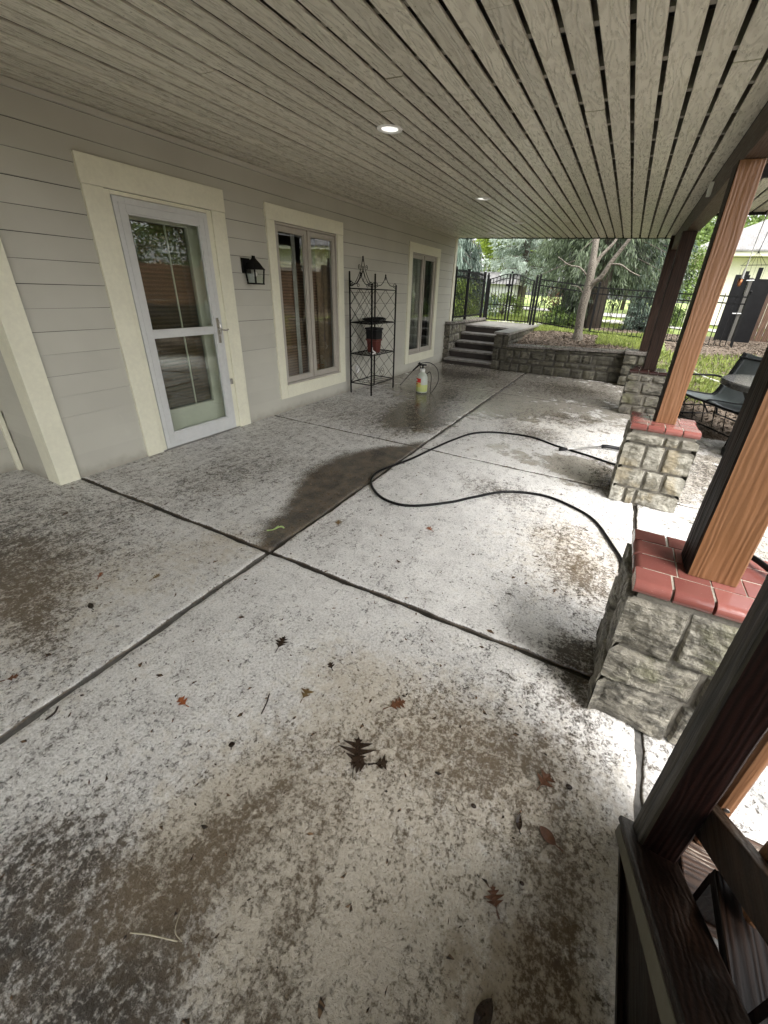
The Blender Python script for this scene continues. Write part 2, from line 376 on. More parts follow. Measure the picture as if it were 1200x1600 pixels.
M['lens'] = simple('frosted_lens', (.75, .74, .70), .3, .05, 0)
M['lit_lens'] = simple('lit_lens', (.8, .8, .76), .3, .05, 0); _b = M['lit_lens'].node_tree.nodes['Principled BSDF']; _b.inputs['Emission Color'].default_value = (1, .98, .93, 1); _b.inputs['Emission Strength'].default_value = .22
M['oak'] = simple('wet_dark_leaf', (.026, .015, .009), .3, .4, .3, 60)
M['oak_brown'] = simple('brown_leaf', (.11, .045, .02), .45, .4, .3, 60)
M['oak_tan'] = simple('tan_leaf', (.17, .11, .045), .5, .35, .3, 60)
M['oak_orange'] = simple('orange_leaf', (.24, .075, .025), .5, .3, .3, 60)
M['leaf_green'] = simple('green_leaf_bit', (.30, .40, .14), .5, .3, .2, 60)
M['straw'] = simple('pale_stem', (.42, .38, .28), .6)
M['debris'] = m_wood('leaf_debris', (.025, .018, .012), (.14, .085, .045), 'x', .6, None, .2, 1.2)

# ================================================================== SETTING
# ---- patio slabs (concrete panels with open joints)
def ell(X, Y, x, y, rx, ry, rot=0, p=1.0):
    c, s_ = math.cos(rot), math.sin(rot); dx, dy = X-x, Y-y
    u = (dx*c+dy*s_)/rx; v = (-dx*s_+dy*c)/ry
    return p*np.exp(-(u*u+v*v))
WETL = [(1.53, 1.86), (1.74, 1.70), (2.02, 1.66), (2.29, 1.50), (2.53, 1.40), (2.81, 1.36), (3.13, 1.42), (3.48, 1.58), (3.71, 1.82), (3.95, 1.93), (4.4, 2.0)]
def patio_attrs(X, Y):
    xl = np.interp(Y, [p[0] for p in WETL], [p[1] for p in WETL])
    mud = np.clip((X-xl)/.30+.32, 0, 1)*(X < 2.045)*np.clip((Y-1.50)/.03, 0, 1)*np.clip((4.35-Y)/.5, 0, 1)
    mud = np.maximum(mud, ell(X, Y, 3.0, .02, .11, .15, .3, .45))
    g = .37 + .16*np.clip((2.0-X)/1.2, 0, 1) + .10*np.clip((Y-4)/3, 0, 1) + .12*np.clip((.6-Y)/.6, 0, 1)*np.clip((3.3-X)/.6, 0, 1)
    for e in ((2.97,.09,.12,.15,.2,.9),(2.84,.00,.18,.12,0,.6),(2.6,.12,.25,.12,.4,.35),(2.66,-.12,.2,.2,0,.45),(2.98,.33,.07,.16,-.3,.55),(3.05,-.02,.2,.12,0,.4),(1.35,.60,.45,.12,-.3,.55),(.75,.72,.5,.22,0,.45),(1.15,.28,.3,.2,0,.35),(.6,1.1,.9,.3,0,.20),
              (3.80,2.30,.20,.28,.3,.55),(3.62,2.72,.18,.2,0,.3),(3.05,3.15,.30,.18,0,.35),(3.46,.95,.25,.22,.5,.45),(3.05,.62,.25,.2,0,.25),(3.92,.55,.10,.3,0,.5),(3.66,.12,.12,.2,0,.4),(3.36,.05,.10,.14,0,.45),(3.28,.30,.07,.2,.2,.3),
              (3.07,4.92,.35,.3,0,.5),(3.3,5.9,.5,.35,.2,.45),(2.6,5.3,.25,.5,0,.25),(1.35,5.1,.4,.8,0,.45),(1.7,4.6,.3,.6,0,.5),(1.2,6.1,.6,.5,0,.35),(1.1,2.3,.6,.6,0,.20),(1.0,4.4,.8,.5,0,.22),(3.86,1.58,.12,.16,0,.8),  # last entry paints the near pier's soft cast shadow
              (4.8,2.4,.8,1.2,0,.3),(4.8,4.6,.8,.9,0,.4),(3.9,1.2,.12,.3,0,.2),(3.88,4.0,.15,.4,0,.5),(.9,8.0,.7,.5,0,.5),(3.0,8.0,.7,.5,0,.4),(3.72,1.0,.16,.2,0,.35),(2.25,1.85,.25,.3,0,.1)):  # right-slab entries dim the overlit concrete by colour
        g = g + ell(X, Y, *e)
    t = .05 + 0*X
    for e in ((3.45,.95,.45,.30,.3,.75),(3.0,1.0,.28,.22,0,.55),(3.15,.4,.45,.3,0,.8),(3.6,.3,.5,.4,0,.75),(2.9,.3,.12,.3,-.3,.6),(3.8,2.35,.5,.45,0,.55),(3.95,.85,.25,.3,0,.6),(1.2,.6,.8,.45,-.3,.6),(1.75,1.45,.3,.3,0,.5),(1.6,1.05,.35,.3,0,.3),(3.6,2.9,.5,.4,0,.3),(1.4,4.7,.7,.8,0,.35),(3.,5.4,.9,.8,0,.4)):
        t = t + ell(X, Y, *e)
    wet_shade = np.clip((Y-3.9)/2.6, 0, 1)*.52 + .02
    for e in ((1.55,5.0,.45,1.0,-.15,.75),(1.3,6.6,.7,.7,0,.55),(2.9,4.15,1.0,.35,0,.38),(3.7,3.95,.45,.45,0,.6),(1.0,8.2,.8,.7,0,.35),(3.0,8.0,.9,.8,0,.2),(2.6,5.9,.5,.6,0,.25),(3.9,.5,.22,.35,0,.45),(3.8,.2,.3,.3,0,.45),(4.9,4.2,.6,1.2,0,.5),(4.7,2.6,.6,.9,0,.45)):  # stair-side shadow and right-slab dimming are painted in as wet
        wet_shade = wet_shade + ell(X, Y, *e)
    return dict(mud=mud, grime_shade=g, tan=t, wet=wet_shade)
XS = [(-.70, 2.04), (2.04, 4.125), (4.125, 5.75)]; YS = [(-3.2, 1.525), (1.525, 3.735), (3.735, 6.90), (6.90, 9.30)]
PV = []; PF = []; AT = {k: [] for k in ('mud', 'grime_shade', 'tan', 'wet')}; nb = 0
for xi, (xa, xb) in enumerate(XS):
    for yi, (ya, yb) in enumerate(YS):
        if xi == 2 and yi == 3: continue
        if xi == 2 and yi == 2: yb = 6.1
        gx = .014 if xi < 2 else .010; gy = .011 + (.003 if yi == 0 else 0)
        st = .035
        xs = np.concatenate([[xa+gx-.000, xa+gx+.008], np.linspace(xa+gx+.03, xb-gx-.03, max(2, int((xb-xa)/st))), [xb-gx-.008, xb-gx]])
        ys = np.concatenate([[ya+gy, ya+gy+.008], np.linspace(ya+gy+.03, yb-gy-.03, max(2, int((yb-ya)/st))), [yb-gy-.008, yb-gy]])
        X, Y = np.meshgrid(xs, ys, indexing='ij'); nx, ny = X.shape
        # wavering, chipped edges
        wob = lambda t, ph: .0035*np.sin(t*9+ph)+.0028*np.sin(t*23+ph*2)+.002*np.sin(t*61+ph*3)
        X2 = X.copy(); Y2 = Y.copy()
        for k in (0, 1): X2[k] += wob(Y[k], xi); X2[-1-k] += wob(Y[-1-k], xi+2)
        for k in (0, 1): Y2[:, k] += wob(X[:, k], yi+5); Y2[:, -1-k] += wob(X[:, -1-k], yi+7)
        Z = np.zeros_like(X) + .0016*np.sin(X*3.1+yi)*np.sin(Y*2.3)
        Z[0] -= .007; Z[-1] -= .007; Z[:, 0] -= .007; Z[:, -1] -= .007
        top = np.stack([X2, Y2, Z], -1).reshape(-1, 3)
        idx = np.arange(nx*ny).reshape(nx, ny)+nb
        f = np.stack([idx[:-1, :-1], idx[1:, :-1], idx[1:, 1:], idx[:-1, 1:]], -1).reshape(-1, 4)
        PV.append(top); PF.append(f)
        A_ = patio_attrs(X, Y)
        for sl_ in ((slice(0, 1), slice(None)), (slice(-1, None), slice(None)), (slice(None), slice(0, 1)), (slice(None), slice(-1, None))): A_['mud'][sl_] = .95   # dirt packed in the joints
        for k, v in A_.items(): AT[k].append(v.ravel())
        nb += nx*ny
        rim = np.concatenate([idx[:, 0], idx[-1, 1:], idx[-2::-1, -1], idx[0, -2:0:-1]])
        low = top[rim-idx[0, 0]].copy(); low[:, 2] = -.10; n_ = len(rim); li = np.arange(n_)+nb
        PV.append(low); PF.append(np.stack([rim, li, np.roll(li, -1), np.roll(rim, -1)], -1)); nb += n_
        for k, v in patio_attrs(low[:, 0], low[:, 1]).items(): AT[k].append(v if k != 'mud' else v*0+1)
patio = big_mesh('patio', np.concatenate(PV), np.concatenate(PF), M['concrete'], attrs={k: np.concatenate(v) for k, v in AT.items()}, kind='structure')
mb = MB(); mb.box(-.7, 5.74, -3.2, 1.5, -.10, -.012, mi=1); mb.box(-.7, 5.74, 1.5, 6.05, -.10, -.016); mb.box(-.7, 4.12, 6.05, 9.3, -.10, -.016)
tag(mb.build('patio_joint_filler', [M['filler'], M['filler_pale']]), kind='structure')

# ---- terrain
def T(x, y):
    sm = lambda t: np.clip(t, 0, 1)**2*(3-2*np.clip(t, 0, 1))
    gl = .50+.17*sm((y-9.2)/2.5)+.05*sm((y-12)/3)
    gr = .66*sm((y-5.6)/6.2)
    k = sm((x-4.15)/1.2)*sm((13.5-y)/2)
    z = gl*(1-k)+gr*k
    z = np.where((x > 4.3) & (y < 9.2), gr, z)
    z = np.where((y < 9.36) & (x <= 4.16), -.16, z)
    z = np.where((y < 9.2) & (x <= 4.3), -.16, z)
    z = np.where((y < 6.2) & (x <= 5.76), -.16, z)
    z = np.where((y < 6.2) & (x > 5.76), gr-.03, z)
    z = np.where((y >= 9.2) & (x < 1.45) & (y < 12.3), np.where(x < -0.3, .75, -.16), z)
    return z
def bumps(x, y): return .02*np.sin(x*2.1+y*1.3)+.012*np.sin(x*5.3-y*4.1)
gx = np.unique(np.round(np.concatenate([np.arange(-260, -20, 12), np.arange(-20, -3, 1.), np.arange(-3, 9, .12), np.arange(9, 25, .8), np.arange(25, 260, 12), [4.16, 4.161, 4.30, 4.301, 5.76, 5.761, -.3, -.301, 1.449, 1.45]]), 4))
gy = np.unique(np.round(np.concatenate([np.arange(-120, -8, 8), np.arange(-8, 4, .6), np.arange(4, 20, .12), np.arange(20, 50, 1.), np.arange(50, 420, 14), [9.199, 9.2, 9.359, 9.36, 6.199, 6.2, 12.299, 12.3]]), 4))
X, Y = np.meshgrid(gx, gy, indexing='ij'); Z = T(X, Y); Z = Z + np.where(Z > -.1, bumps(X, Y), 0)
Z = np.where((X < -.65) & (Y < 9.2), -.16, Z)
sm = lambda t: np.clip(t, 0, 1)
grass = np.ones_like(X)
grass = np.where((Y > 9) & (Y < 11.9) & (X < 4.2), .10+.30*sm((X-3.0)/1.0)*sm((Y-10.3)/1.2), grass)
grass = np.where((Y > 12.9) & (Y < 14.4) & (X > 1.2), .05, grass)
grass = np.where((X > 4.2) & (Y < 7.6), .15, grass); grass = np.where((X > 4.3) & (Y >= 7.6) & (Y < 10.2), .45, grass); grass = np.where((X > 4.6) & (Y >= 10.2) & (Y < 14.5), .05, grass)
def m_ground():
    q = NT('lawn_and_mulch'); g = q.attr('grass'); a = q.noise(14, 5, .7); b = q.noise(3, 4); f = q.noise(60, 4, .7)
    gm = q.ss(q.math('ADD', g, q.math('MULTIPLY', q.math('SUBTRACT', q.math('ADD', q.math('MULTIPLY', a, .5), q.math('MULTIPLY', b, .5)), .5), 1.6)), .35, .6)
    soil = q.mix(q.ss(f, .35, .65), (.055, .040, .028), (.24, .185, .135))
    gr = q.mix(q.ss(a, .3, .7), (.14, .19, .045), (.28, .34, .10))
    q.col(q.mix(gm, soil, gr)); q.rough(.9); q.bump(q.math('ADD', a, f), .9, .03); return q.mat
nx, ny = X.shape; idx = np.arange(nx*ny).reshape(nx, ny)
ground = big_mesh('ground', np.stack([X, Y, Z], -1).reshape(-1, 3), np.stack([idx[:-1, :-1], idx[1:, :-1], idx[1:, 1:], idx[:-1, 1:]], -1).reshape(-1, 4), m_ground(), attrs={'grass': grass.ravel()}, smooth=True, kind='structure')
def strip(name, pts, wd, mat, dz=.03):
    mb = MB(); pts = [Vector((p[0], p[1], 0)) for p in pts]; P = smooth_path(pts, 14); L = []
    for i, p in enumerate(P):
        t = (P[min(i+1, len(P)-1)]-P[max(i-1, 0)]).normalized(); nn = Vector((-t.y, t.x, 0))
        for k in range(5):
            qv = p+nn*wd*(k/4-.5); L.append((qv.x, qv.y, float(T(qv.x, qv.y)+bumps(qv.x, qv.y))+dz))
    mb.add(L, [(i*5+k, i*5+k+1, (i+1)*5+k+1, (i+1)*5+k) for i in range(len(P)-1) for k in range(4)])
    o = mb.build(name, mat); return tag(o, kind='structure')
M['walk'] = simple('pale_concrete_walk', (.42, .40, .37), .8, .15)
strip('garden_path', [(-2.5, 13.2), (0, 13.25), (1.5, 13.3)], 1.3, M['walk'])
strip('driveway', [(1.2, 19.5), (3.2, 18.2), (5.5, 17.4), (9, 17.2)], 2.0, M['walk'])
strip('street', [(-30, 33), (0, 27), (8, 23.5), (30, 22)], 4.5, M['walk'], .05)

# ================================================================== HOUSE
house = thing('house', 'beige lap sided house wall with cream trim and slatted porch ceiling', 'house')
ZC = 2.563
OPEN = [(2.235, 3.18, -.01, 2.09), (4.0, 5.165, .33, 2.12), (7.46, 8.59, .33, 2.11)]   # inner openings y0 y1 z0 z1
Y0, Y1 = 1.395, 9.66
# solid wall behind the siding
mb = MB(); ycur = Y0
for (a, b, z0, z1) in OPEN:
    mb.box(-.16, -.003, ycur, a, 0, ZC+.3); mb.box(-.16, -.003, a, b, z1, ZC+.3)
    if z0 > 0: mb.box(-.16, -.003, a, b, 0, z0)
    ycur = b
mb.box(-.16, -.003, ycur, Y1, 0, ZC+.3); mb.build('sheathing', M['sheath'], house)
def siding(mb, axis_pts, zs, holes=(), flip=1, thick=.015):
    """lap boards along Y on plane X=x0"""
    x0, ya, yb = axis_pts
    for (z0, z1) in zs:
        segs = [(ya, yb)]
        for (a, b, h0, h1) in holes:
            if z1 > h0+.001 and z0 < h1-.001:
                ns = []
                for s0, s1 in segs:
                    if b <= s0 or a >= s1: ns.append((s0, s1)); continue
                    if a > s0: ns.append((s0, a))
                    if b < s1: ns.append((b, s1))
                segs = ns
        for s0, s1 in segs:
            # butt joints now and then
            cuts = [s0]
            if s1-s0 > 2.4: cuts.append(s0+random.uniform(.4, .6)*(s1-s0))
            cuts.append(s1)
            for a, b in zip(cuts[:-1], cuts[1:]):
                b2 = b-.0015; r = random.random(); jz = random.uniform(-.001, .001); n_ = max(2, int((b2-a)/.25)); vs = []
                for i in range(n_+1):
                    y = a+(b2-a)*i/n_; wz = .0012*math.sin(y*3+z0*20)
                    vs += [(x0+thick*flip, y, z0+jz+wz), (x0+thick*.3*flip, y, z1-.0035), (x0, y, z1-.0035), (x0, y, z0+jz+wz)]
                fs = [(i*4+k, (i+1)*4+k, (i+1)*4+(k+1) % 4, i*4+(k+1) % 4) for i in range(n_) for k in range(4)] + [(0, 1, 2, 3), (n_*4+3, n_*4+2, n_*4+1, n_*4)]
                mb.add(vs, fs, r)
rows = [(.0, .195)] + [(.195+.155*k, .195+.155*(k+1)) for k in range(16)]
mb = MB(); holes = [(a-.05, b+.05, z0, z1) for a, b, z0, z1 in OPEN]
siding(mb, (0, Y0+.12, Y1-.1), rows, holes)
mb.build('siding', M['siding'], house)
# stepped-back wall left of the corner board
mb = MB(); siding(mb, (-.60, -3.2, 1.36), rows); mb.build('siding', M['siding'], house)
mb = MB()
for z0, z1 in rows:   # return wall facing -Y
    vs = [(-.60, Y0-.001-.017, z0), (-.14, Y0-.001-.017, z0), (-.14, Y0-.004, z1+.004), (-.60, Y0-.004, z1+.004), (-.60, Y0, z0), (-.14, Y0, z0), (-.14, Y0, z1+.004), (-.60, Y0, z1+.004)]
    mb.add(vs, [(0,1,2,3),(4,7,6,5),(0,4,5,1),(3,2,6,7),(1,5,6,2),(0,3,7,4)])
mb.build('siding', M['siding'], house)
mb = MB(); mb.box(-.70, -.601, -3.2, 1.5, 0, 2.9); mb.box(-.6, -.16, Y0+.001, Y0+.15, 0, 2.9); mb.build('sheathing', M['sheath'], house)
mb = MB(); mb.box(-.018, .030, Y0-.028, Y0+.118, .0, ZC); mb.box(-.14, -.0185, Y0-.028, Y0+.0, .0, ZC); mb.build('corner_board', M['trim'], house, .003)
mb = MB(); mb.box(-.583, -.545, 1.345, 1.376, 0, ZC); mb.build('corner_board', M['trim'], house, .003)
mb = MB(); mb.box(-.018, .028, Y1-.10, Y1+.02, 0.0, ZC); mb.build('corner_board', M['trim'], house, .003)
mb = MB(); mb.box(.003, .030, Y0+.118, Y1-.10, ZC-.045, ZC-.003); mb.build('frieze_board', M['siding'], house, .003)
# dark room behind the windows
mb = MB(); x0, x1, y0, y1, z0, z1 = -3.2, -.165, 1.6, 9.5, -.01, 2.7
P = [(x0,y0,z0),(x1,y0,z0),(x1,y1,z0),(x0,y1,z0),(x0,y0,z1),(x1,y0,z1),(x1,y1,z1),(x0,y1,z1)]
mb.add(P, [(0,1,2,3),(7,6,5,4),(0,4,5,1),(3,2,6,7),(0,3,7,4)]); mb.build('room_lining', M['inside'], house)
mb = MB(); mb.box(-.72, x1-.04, 1.5, 9.7, 2.87, 2.9); mb.box(-3.3, -3.25, 1.5, 9.7, -.1, 2.9); mb.box(-3.3, -.1, 1.52, 1.56, -.1, 2.9); mb.box(-3.3, -.17, 9.56, 9.62, -.1, 2.9); mb.box(-3.3, -.7, 1.5, 9.7, 2.87, 2.9); mb.build('outer_shell', M['sheath'], house)

def casing(y0, y1, z0, z1, oy0, oy1, oz0, oz1, parent, bottom=True):
    """flat board casing around an opening"""
    mb = MB()
    mb.box(.003, .034, oy0, oy1, z1+.004, oz1); mb.box(.003, .031, oy0+.004, y0, (oz0 if bottom else 0.002), z1+.002); mb.box(.003, .031, y1, oy1-.004, (oz0 if bottom else 0.002), z1+.002)
    if bottom: mb.box(.003, .033, y0+.0015, y1-.0015, oz0, z0)
    else: pass
    return mb.build('casing', M['trim'], parent, .003)
def window(y0, y1, z0, z1, oy0, oy1, oz0, oz1):
    mb = MB(); xf = .012; e = .022   # jamb lining
    mb.box(-.10, xf, y0, y0+e, z0, z1); mb.box(-.10, xf, y1-e, y1, z0, z1); mb.box(-.10, xf, y0+e, y1-e, z1-e, z1); mb.box(-.10, xf+.006, y0+e, y1-e, z0, z0+e)
    ym = (y0+y1)/2; mb.box(-.08, xf, ym-.012, ym+.012, z0+e, z1-e)
    wn = mb.build('window', M['sash'], house, .002)
    casing(y0, y1, z0, z1, oy0, oy1, oz0, oz1, wn)
    for a, b in ((y0+e+.003, ym-.015), (ym+.015, y1-e-.003)):
        za, zb = z0+e+.004, z1-e-.004; s_ = .048
        mb = MB(); mb.box(-.05, -.004, a, a+s_, za, zb); mb.box(-.05, -.004, b-s_, b, za, zb); mb.box(-.05, -.004, a+s_, b-s_, zb-s_, zb); mb.box(-.05, -.004, a+s_, b-s_, za, za+s_*1.15)
        # glazing bead
        g = .012; A, B, ZA, ZB = a+s_, b-s_, za+s_*1.15, zb-s_
        mb.box(-.035, -.012, A, A+g, ZA, ZB); mb.box(-.035, -.012, B-g, B, ZA, ZB); mb.box(-.035, -.012, A+g, B-g, ZA, ZA+g); mb.box(-.035, -.012, A+g, B-g, ZB-g, ZB)
        mb.build('sash', M['sash'], wn, .002)
        mb = MB(); mb.box(-.028, -.022, A, B, ZA, ZB); mb.build('pane', M['glass'], wn)
    return wn, ym
def drape(y0, y1, z0, z1, x, parent, mat='curtain', amp=.02, n=None):
    mb = MB(); n = n or int((y1-y0)/.012); vs = []
    for i in range(n+1):
        y = y0+(y1-y0)*i/n; xx = x+amp*math.sin(y*55)+amp*.5*math.sin(y*23)
        vs += [(xx, y, z0), (xx, y, z1)]
    mb.add(vs, [(2*i, 2*i+2, 2*i+3, 2*i+1) for i in range(n)]); o = mb.build('curtain', M[mat], parent, smooth=True)
    s_ = o.modifiers.new('thick', 'SOLIDIFY'); s_.thickness = .003; return o
w1, ym = window(*OPEN[1], 3.875, 5.30, .174, 2.272)
drape(4.86, 5.15, .35, 2.1, -.10, w1, 'brown_curtain', amp=.012); drape(4.40, 4.46, .35, 2.1, -.11, w1, amp=.012)
mb = MB(); mb.box(-.135, -.13, 4.02, 5.15, .36, 1.75); mb.build('roll_blind', M['blind'], w1)
w2, ym = window(*OPEN[2], 7.32, 8.735, .172, 2.262)
drape(7.5, 8.55, .35, 2.09, -.26, w2)
# storm door with inner door
mb = MB(); a, b, z1 = OPEN[0][0], OPEN[0][1], OPEN[0][3]
mb.box(-.12, .018, a+.001, 2.279, .0, z1); mb.box(-.12, .018, 3.128, b-.001, .0, z1); mb.box(-.12, .018, 2.279, 3.128, 2.062, z1)
dr = mb.build('doorway', M['trim'], house, .003)
casing(a, b, 0, z1, 2.082, 3.338, 0, 2.276, dr, False)
mb = MB(); mb.box(-.14, .03, 2.24, 3.17, 0.001, .012); mb.build('threshold', M['steel'], dr, .003)
X0, X1 = -.012, .024; L, Rr, bt, tp = 2.284, 3.123, .014, 2.058
mb = MB(); mb.box(X0, X1, L, 2.375, bt, tp); mb.box(X0, X1, 3.032, Rr, bt, tp); mb.box(X0, X1, 2.375, 3.032, 1.957, tp); mb.box(X0, X1, 2.375, 3.032, bt, .148); mb.box(X0+.004, X1-.004, 2.375, 3.032, 1.032, 1.080)
for yy0, yy1, zz0, zz1 in ((2.375, 3.032, 1.080, 1.957), (2.375, 3.032, .148, 1.032)):
    g = .013; mb.box(X0+.008, X1-.007, yy0, yy0+g, zz0, zz1); mb.box(X0+.008, X1-.007, yy1-g, yy1, zz0, zz1); mb.box(X0+.008, X1-.007, yy0+g, yy1-g, zz0, zz0+g); mb.box(X0+.008, X1-.007, yy0+g, yy1-g, zz1-g, zz1)
# raised perimeter line on the face of the frame
for yy0, yy1, zz0, zz1 in ((2.318, 2.326, .05, 2.02), (3.08, 3.088, .05, 2.02), (2.326, 3.08, 2.012, 2.02), (2.326, 3.08, .05, .058)): mb.box(X1, X1+.005, yy0, yy1, zz0, zz1)
sd = mb.build('storm_door', M['door_white'], dr, .002)
mb = MB(); mb.box(.003, .009, 2.385, 3.022, 1.09, 1.947); mb.box(.003, .009, 2.385, 3.022, .158, 1.022); mb.build('pane', M['glass'], dr)
mb = MB(); mb.box(X1, X1+.006, 3.055, 3.085, .93, 1.17); mb.tube(smooth_path([(X1, 3.07, 1.06), (X1+.045, 3.07, 1.065), (X1+.055, 3.075, 1.06), (X1+.055, 3.12, 1.055), (X1+.05, 3.15, 1.06)], 5), .008, 8)
mb.tube(smooth_path([(X1, 3.07, 1.13), (X1+.03, 3.07, 1.12), (X1+.035, 3.07, 1.03), (X1, 3.07, 1.0)], 5), .006, 8); mb.build('handle', M['chrome'], dr, smooth=False)
mb = MB(); mb.box(X1, X1+.02, 3.122, 3.145, .50, .56, ); mb.build('latch', M['chrome'], dr, .002)
XI = -.115
mb = MB(); mb.box(XI-.045, XI, 2.28, 2.40, .015, 2.05); mb.box(XI-.045, XI, 3.00, 3.125, .015, 2.05); mb.box(XI-.045, XI, 2.40, 3.0, 1.93, 2.05); mb.box(XI-.045, XI, 2.40, 3.0, .015, .33)
for y in (2.79,): mb.box(XI-.03, XI-.012, y-.004, y+.004, .33, 1.93)
mb.build('inner_door', M['trim'], dr, .003)
mb = MB(); mb.box(XI-.028, XI-.02, 2.4, 3.0, .33, 1.93); mb.build('pane', M['glass'], dr)
mb = MB(); mb.box(XI-.09, XI-.082, 2.38, 3.02, .33, 1.93); mb.build('roll_blind', M['blind'], dr)
mb = MB(); mb.lathe([(.0001, 0), (.028, .002), (.03, .03), (.02, .05), (.0001, .055)], (0, 0, 0), 14)
mb.v = [(XI+p[2], 2.99+p[1], 1.05+p[0]) for p in mb.v]; mb.build('knob', M['steel'], dr, smooth=True)
# outlet + little utility box on the siding
mb = MB(); mb.box(.018, .045, 5.58, 5.66, .26, .38); mb.box(.045, .052, 5.6, 5.64, .29, .35); o = mb.build('outlet_box', M['plastic_white'], None, .004); tag(o, 'small white outlet box on the siding behind the wire shelf', 'outlet')
mb = MB(); mb.tube([(.012, 6.38, .20), (.05, 6.38, .20), (.07, 6.38, .18)], .010, 8); mb.tube(smooth_path([(.03, 6.33, .13), (.05, 6.35, .22), (.05, 6.42, .23), (.05, 6.46, .14), (.05, 6.40, .10), (.04, 6.34, .12)], 6), .006, 6); o = mb.build('wall_tap', M['chrome'], None, smooth=True); tag(o, 'small metal wall tap low on the siding beside the sprayer', 'tap')

# ---- porch ceiling: boards along Y with open gaps
mb = MB(); PIT = .1393; X_g = 3.437   # a gap centre
k0 = int(math.floor((X_g-.02)/PIT)); xg0 = X_g-k0*PIT
edges = [.02]+[xg0+PIT*i for i in range(0, 60) if xg0+PIT*i < 4.16 and xg0+PIT*i > .06]
edges.append(edges[-1])
CEND = 9.70
def plank(mb, xa, xb, ya, yb, z, sag, th=.012):
    n = max(2, int((yb-ya)/.6)); r = random.random(); vs = []
    for i in range(n+1):
        y = ya+(yb-ya)*i/n; zz = z+sag*math.sin(y*1.7+r*9)*.0025; dx = .0012*math.sin(y*2.3+r*20)
        vs += [(xa+dx, y, zz+.003), (xa+.004+dx, y, zz), (xb-.004+dx, y, zz), (xb+dx, y, zz+.003), (xb+dx, y, zz+th), (xa+dx, y, zz+th)]
    fs = [(i*6+k, i*6+(k+1) % 6, (i+1)*6+(k+1) % 6, (i+1)*6+k) for i in range(n) for k in range(6)]+[tuple(range(5, -1, -1)), tuple(n*6+k for k in range(6))]
    mb.add(vs, fs, r)
es = [xg0+PIT*i for i in range(-1, 31)]
for i in range(len(es)-1):
    gap = .0128
    xa, xb = es[i]+gap, es[i+1]-gap
    if xb < .06: continue
    xa = max(xa, .004)
    if xb > 4.145: break
    js = sorted([Y_ for Y_ in (random.choice([2.2, 2.6, 3.0, 3.4, 3.8, 4.2, 4.6, 5.0]), random.choice([6.6, 7.0, 7.4, 7.8])) ])
    cuts = [-2.6]+js+[CEND-.012]
    for a, b in zip(cuts[:-1], cuts[1:]): plank(mb, xa, xb, a, b-.003, ZC, 1)
XL = xb if xb <= 4.145 else es[i]-gap
yj = -2.4+.02
while yj < CEND-.1:      # nail heads at every joist
    for i in range(len(es)-1):
        for fx in (.28, .72):
            nx_ = es[i]+PIT*fx+random.uniform(-.006, .006); ny_ = yj+random.uniform(-.006, .006)
            if .05 < nx_ < 4.02 and ny_ > 1.2: h_ = .0028; mb.add([(nx_-h_, ny_-h_, ZC-.0028), (nx_-h_, ny_+h_, ZC-.0028), (nx_+h_, ny_+h_, ZC-.0028), (nx_+h_, ny_-h_, ZC-.0028)], [(0, 1, 2, 3)], mi=1)
    yj += .405
cl = mb.build('porch_ceiling', [M['ceiling'], M['joist']], house)
mb = MB(); y = -2.4
while y < CEND-.1: mb.box(.0, 4.10, y, y+.04, ZC+.0125, ZC+.15); y += .405
mb.build('joists', M['joist'], house)
mb = MB(); mb.box(-.75, 5.25, -3.3, CEND-.02, 2.90, 2.96); mb.box(0, 4.34, CEND-.02, CEND+.015, ZC-.012, 2.96); mb.box(-.75, 4.34, -3.3, -2.6, ZC, 2.9); mb.box(4.285, 4.33, -2.6, CEND-.02, ZC+.03, 2.9)
mb.build('deck_above', M['void'], house)
mb = MB(); mb.box(-.70, -.0, -3.3, 1.37, ZC, ZC+.02); mb.build('porch_ceiling', M['ceiling'], house)
# unseen wall added behind the camera to darken the foreground
mb = MB(); mb.box(-.7, 1.8, -3.4, -3.2, 0, 2.9); mb.build('unseen_blocker_wall', M['siding'], house)
# ---- deck portion beyond the beam, seen at the right edge
mb = MB(); x = 4.36
while x < 5.9: plank(mb, x, x+.118, 5.3, 7.13, ZC-.005, 1); x += PIT
mb.build('landing_soffit', M['ceiling'], house)
mb = MB(); mb.box(4.34, 6.0, 7.14, 7.18, ZC-.03, 2.9); mb.box(4.335, 6.0, 5.25, 5.29, ZC-.02, 2.9); mb.box(5.25, 6.0, 5.29, 7.14, 2.86, 2.9); mb.build('landing_fascia', M['void'], house)
mb = MB()
for y in (5.5, 5.9, 6.3, 6.7): mb.box(4.35, 5.9, y, y+.04, ZC+.01, 2.8)
mb.build('joists', M['joist'], house)

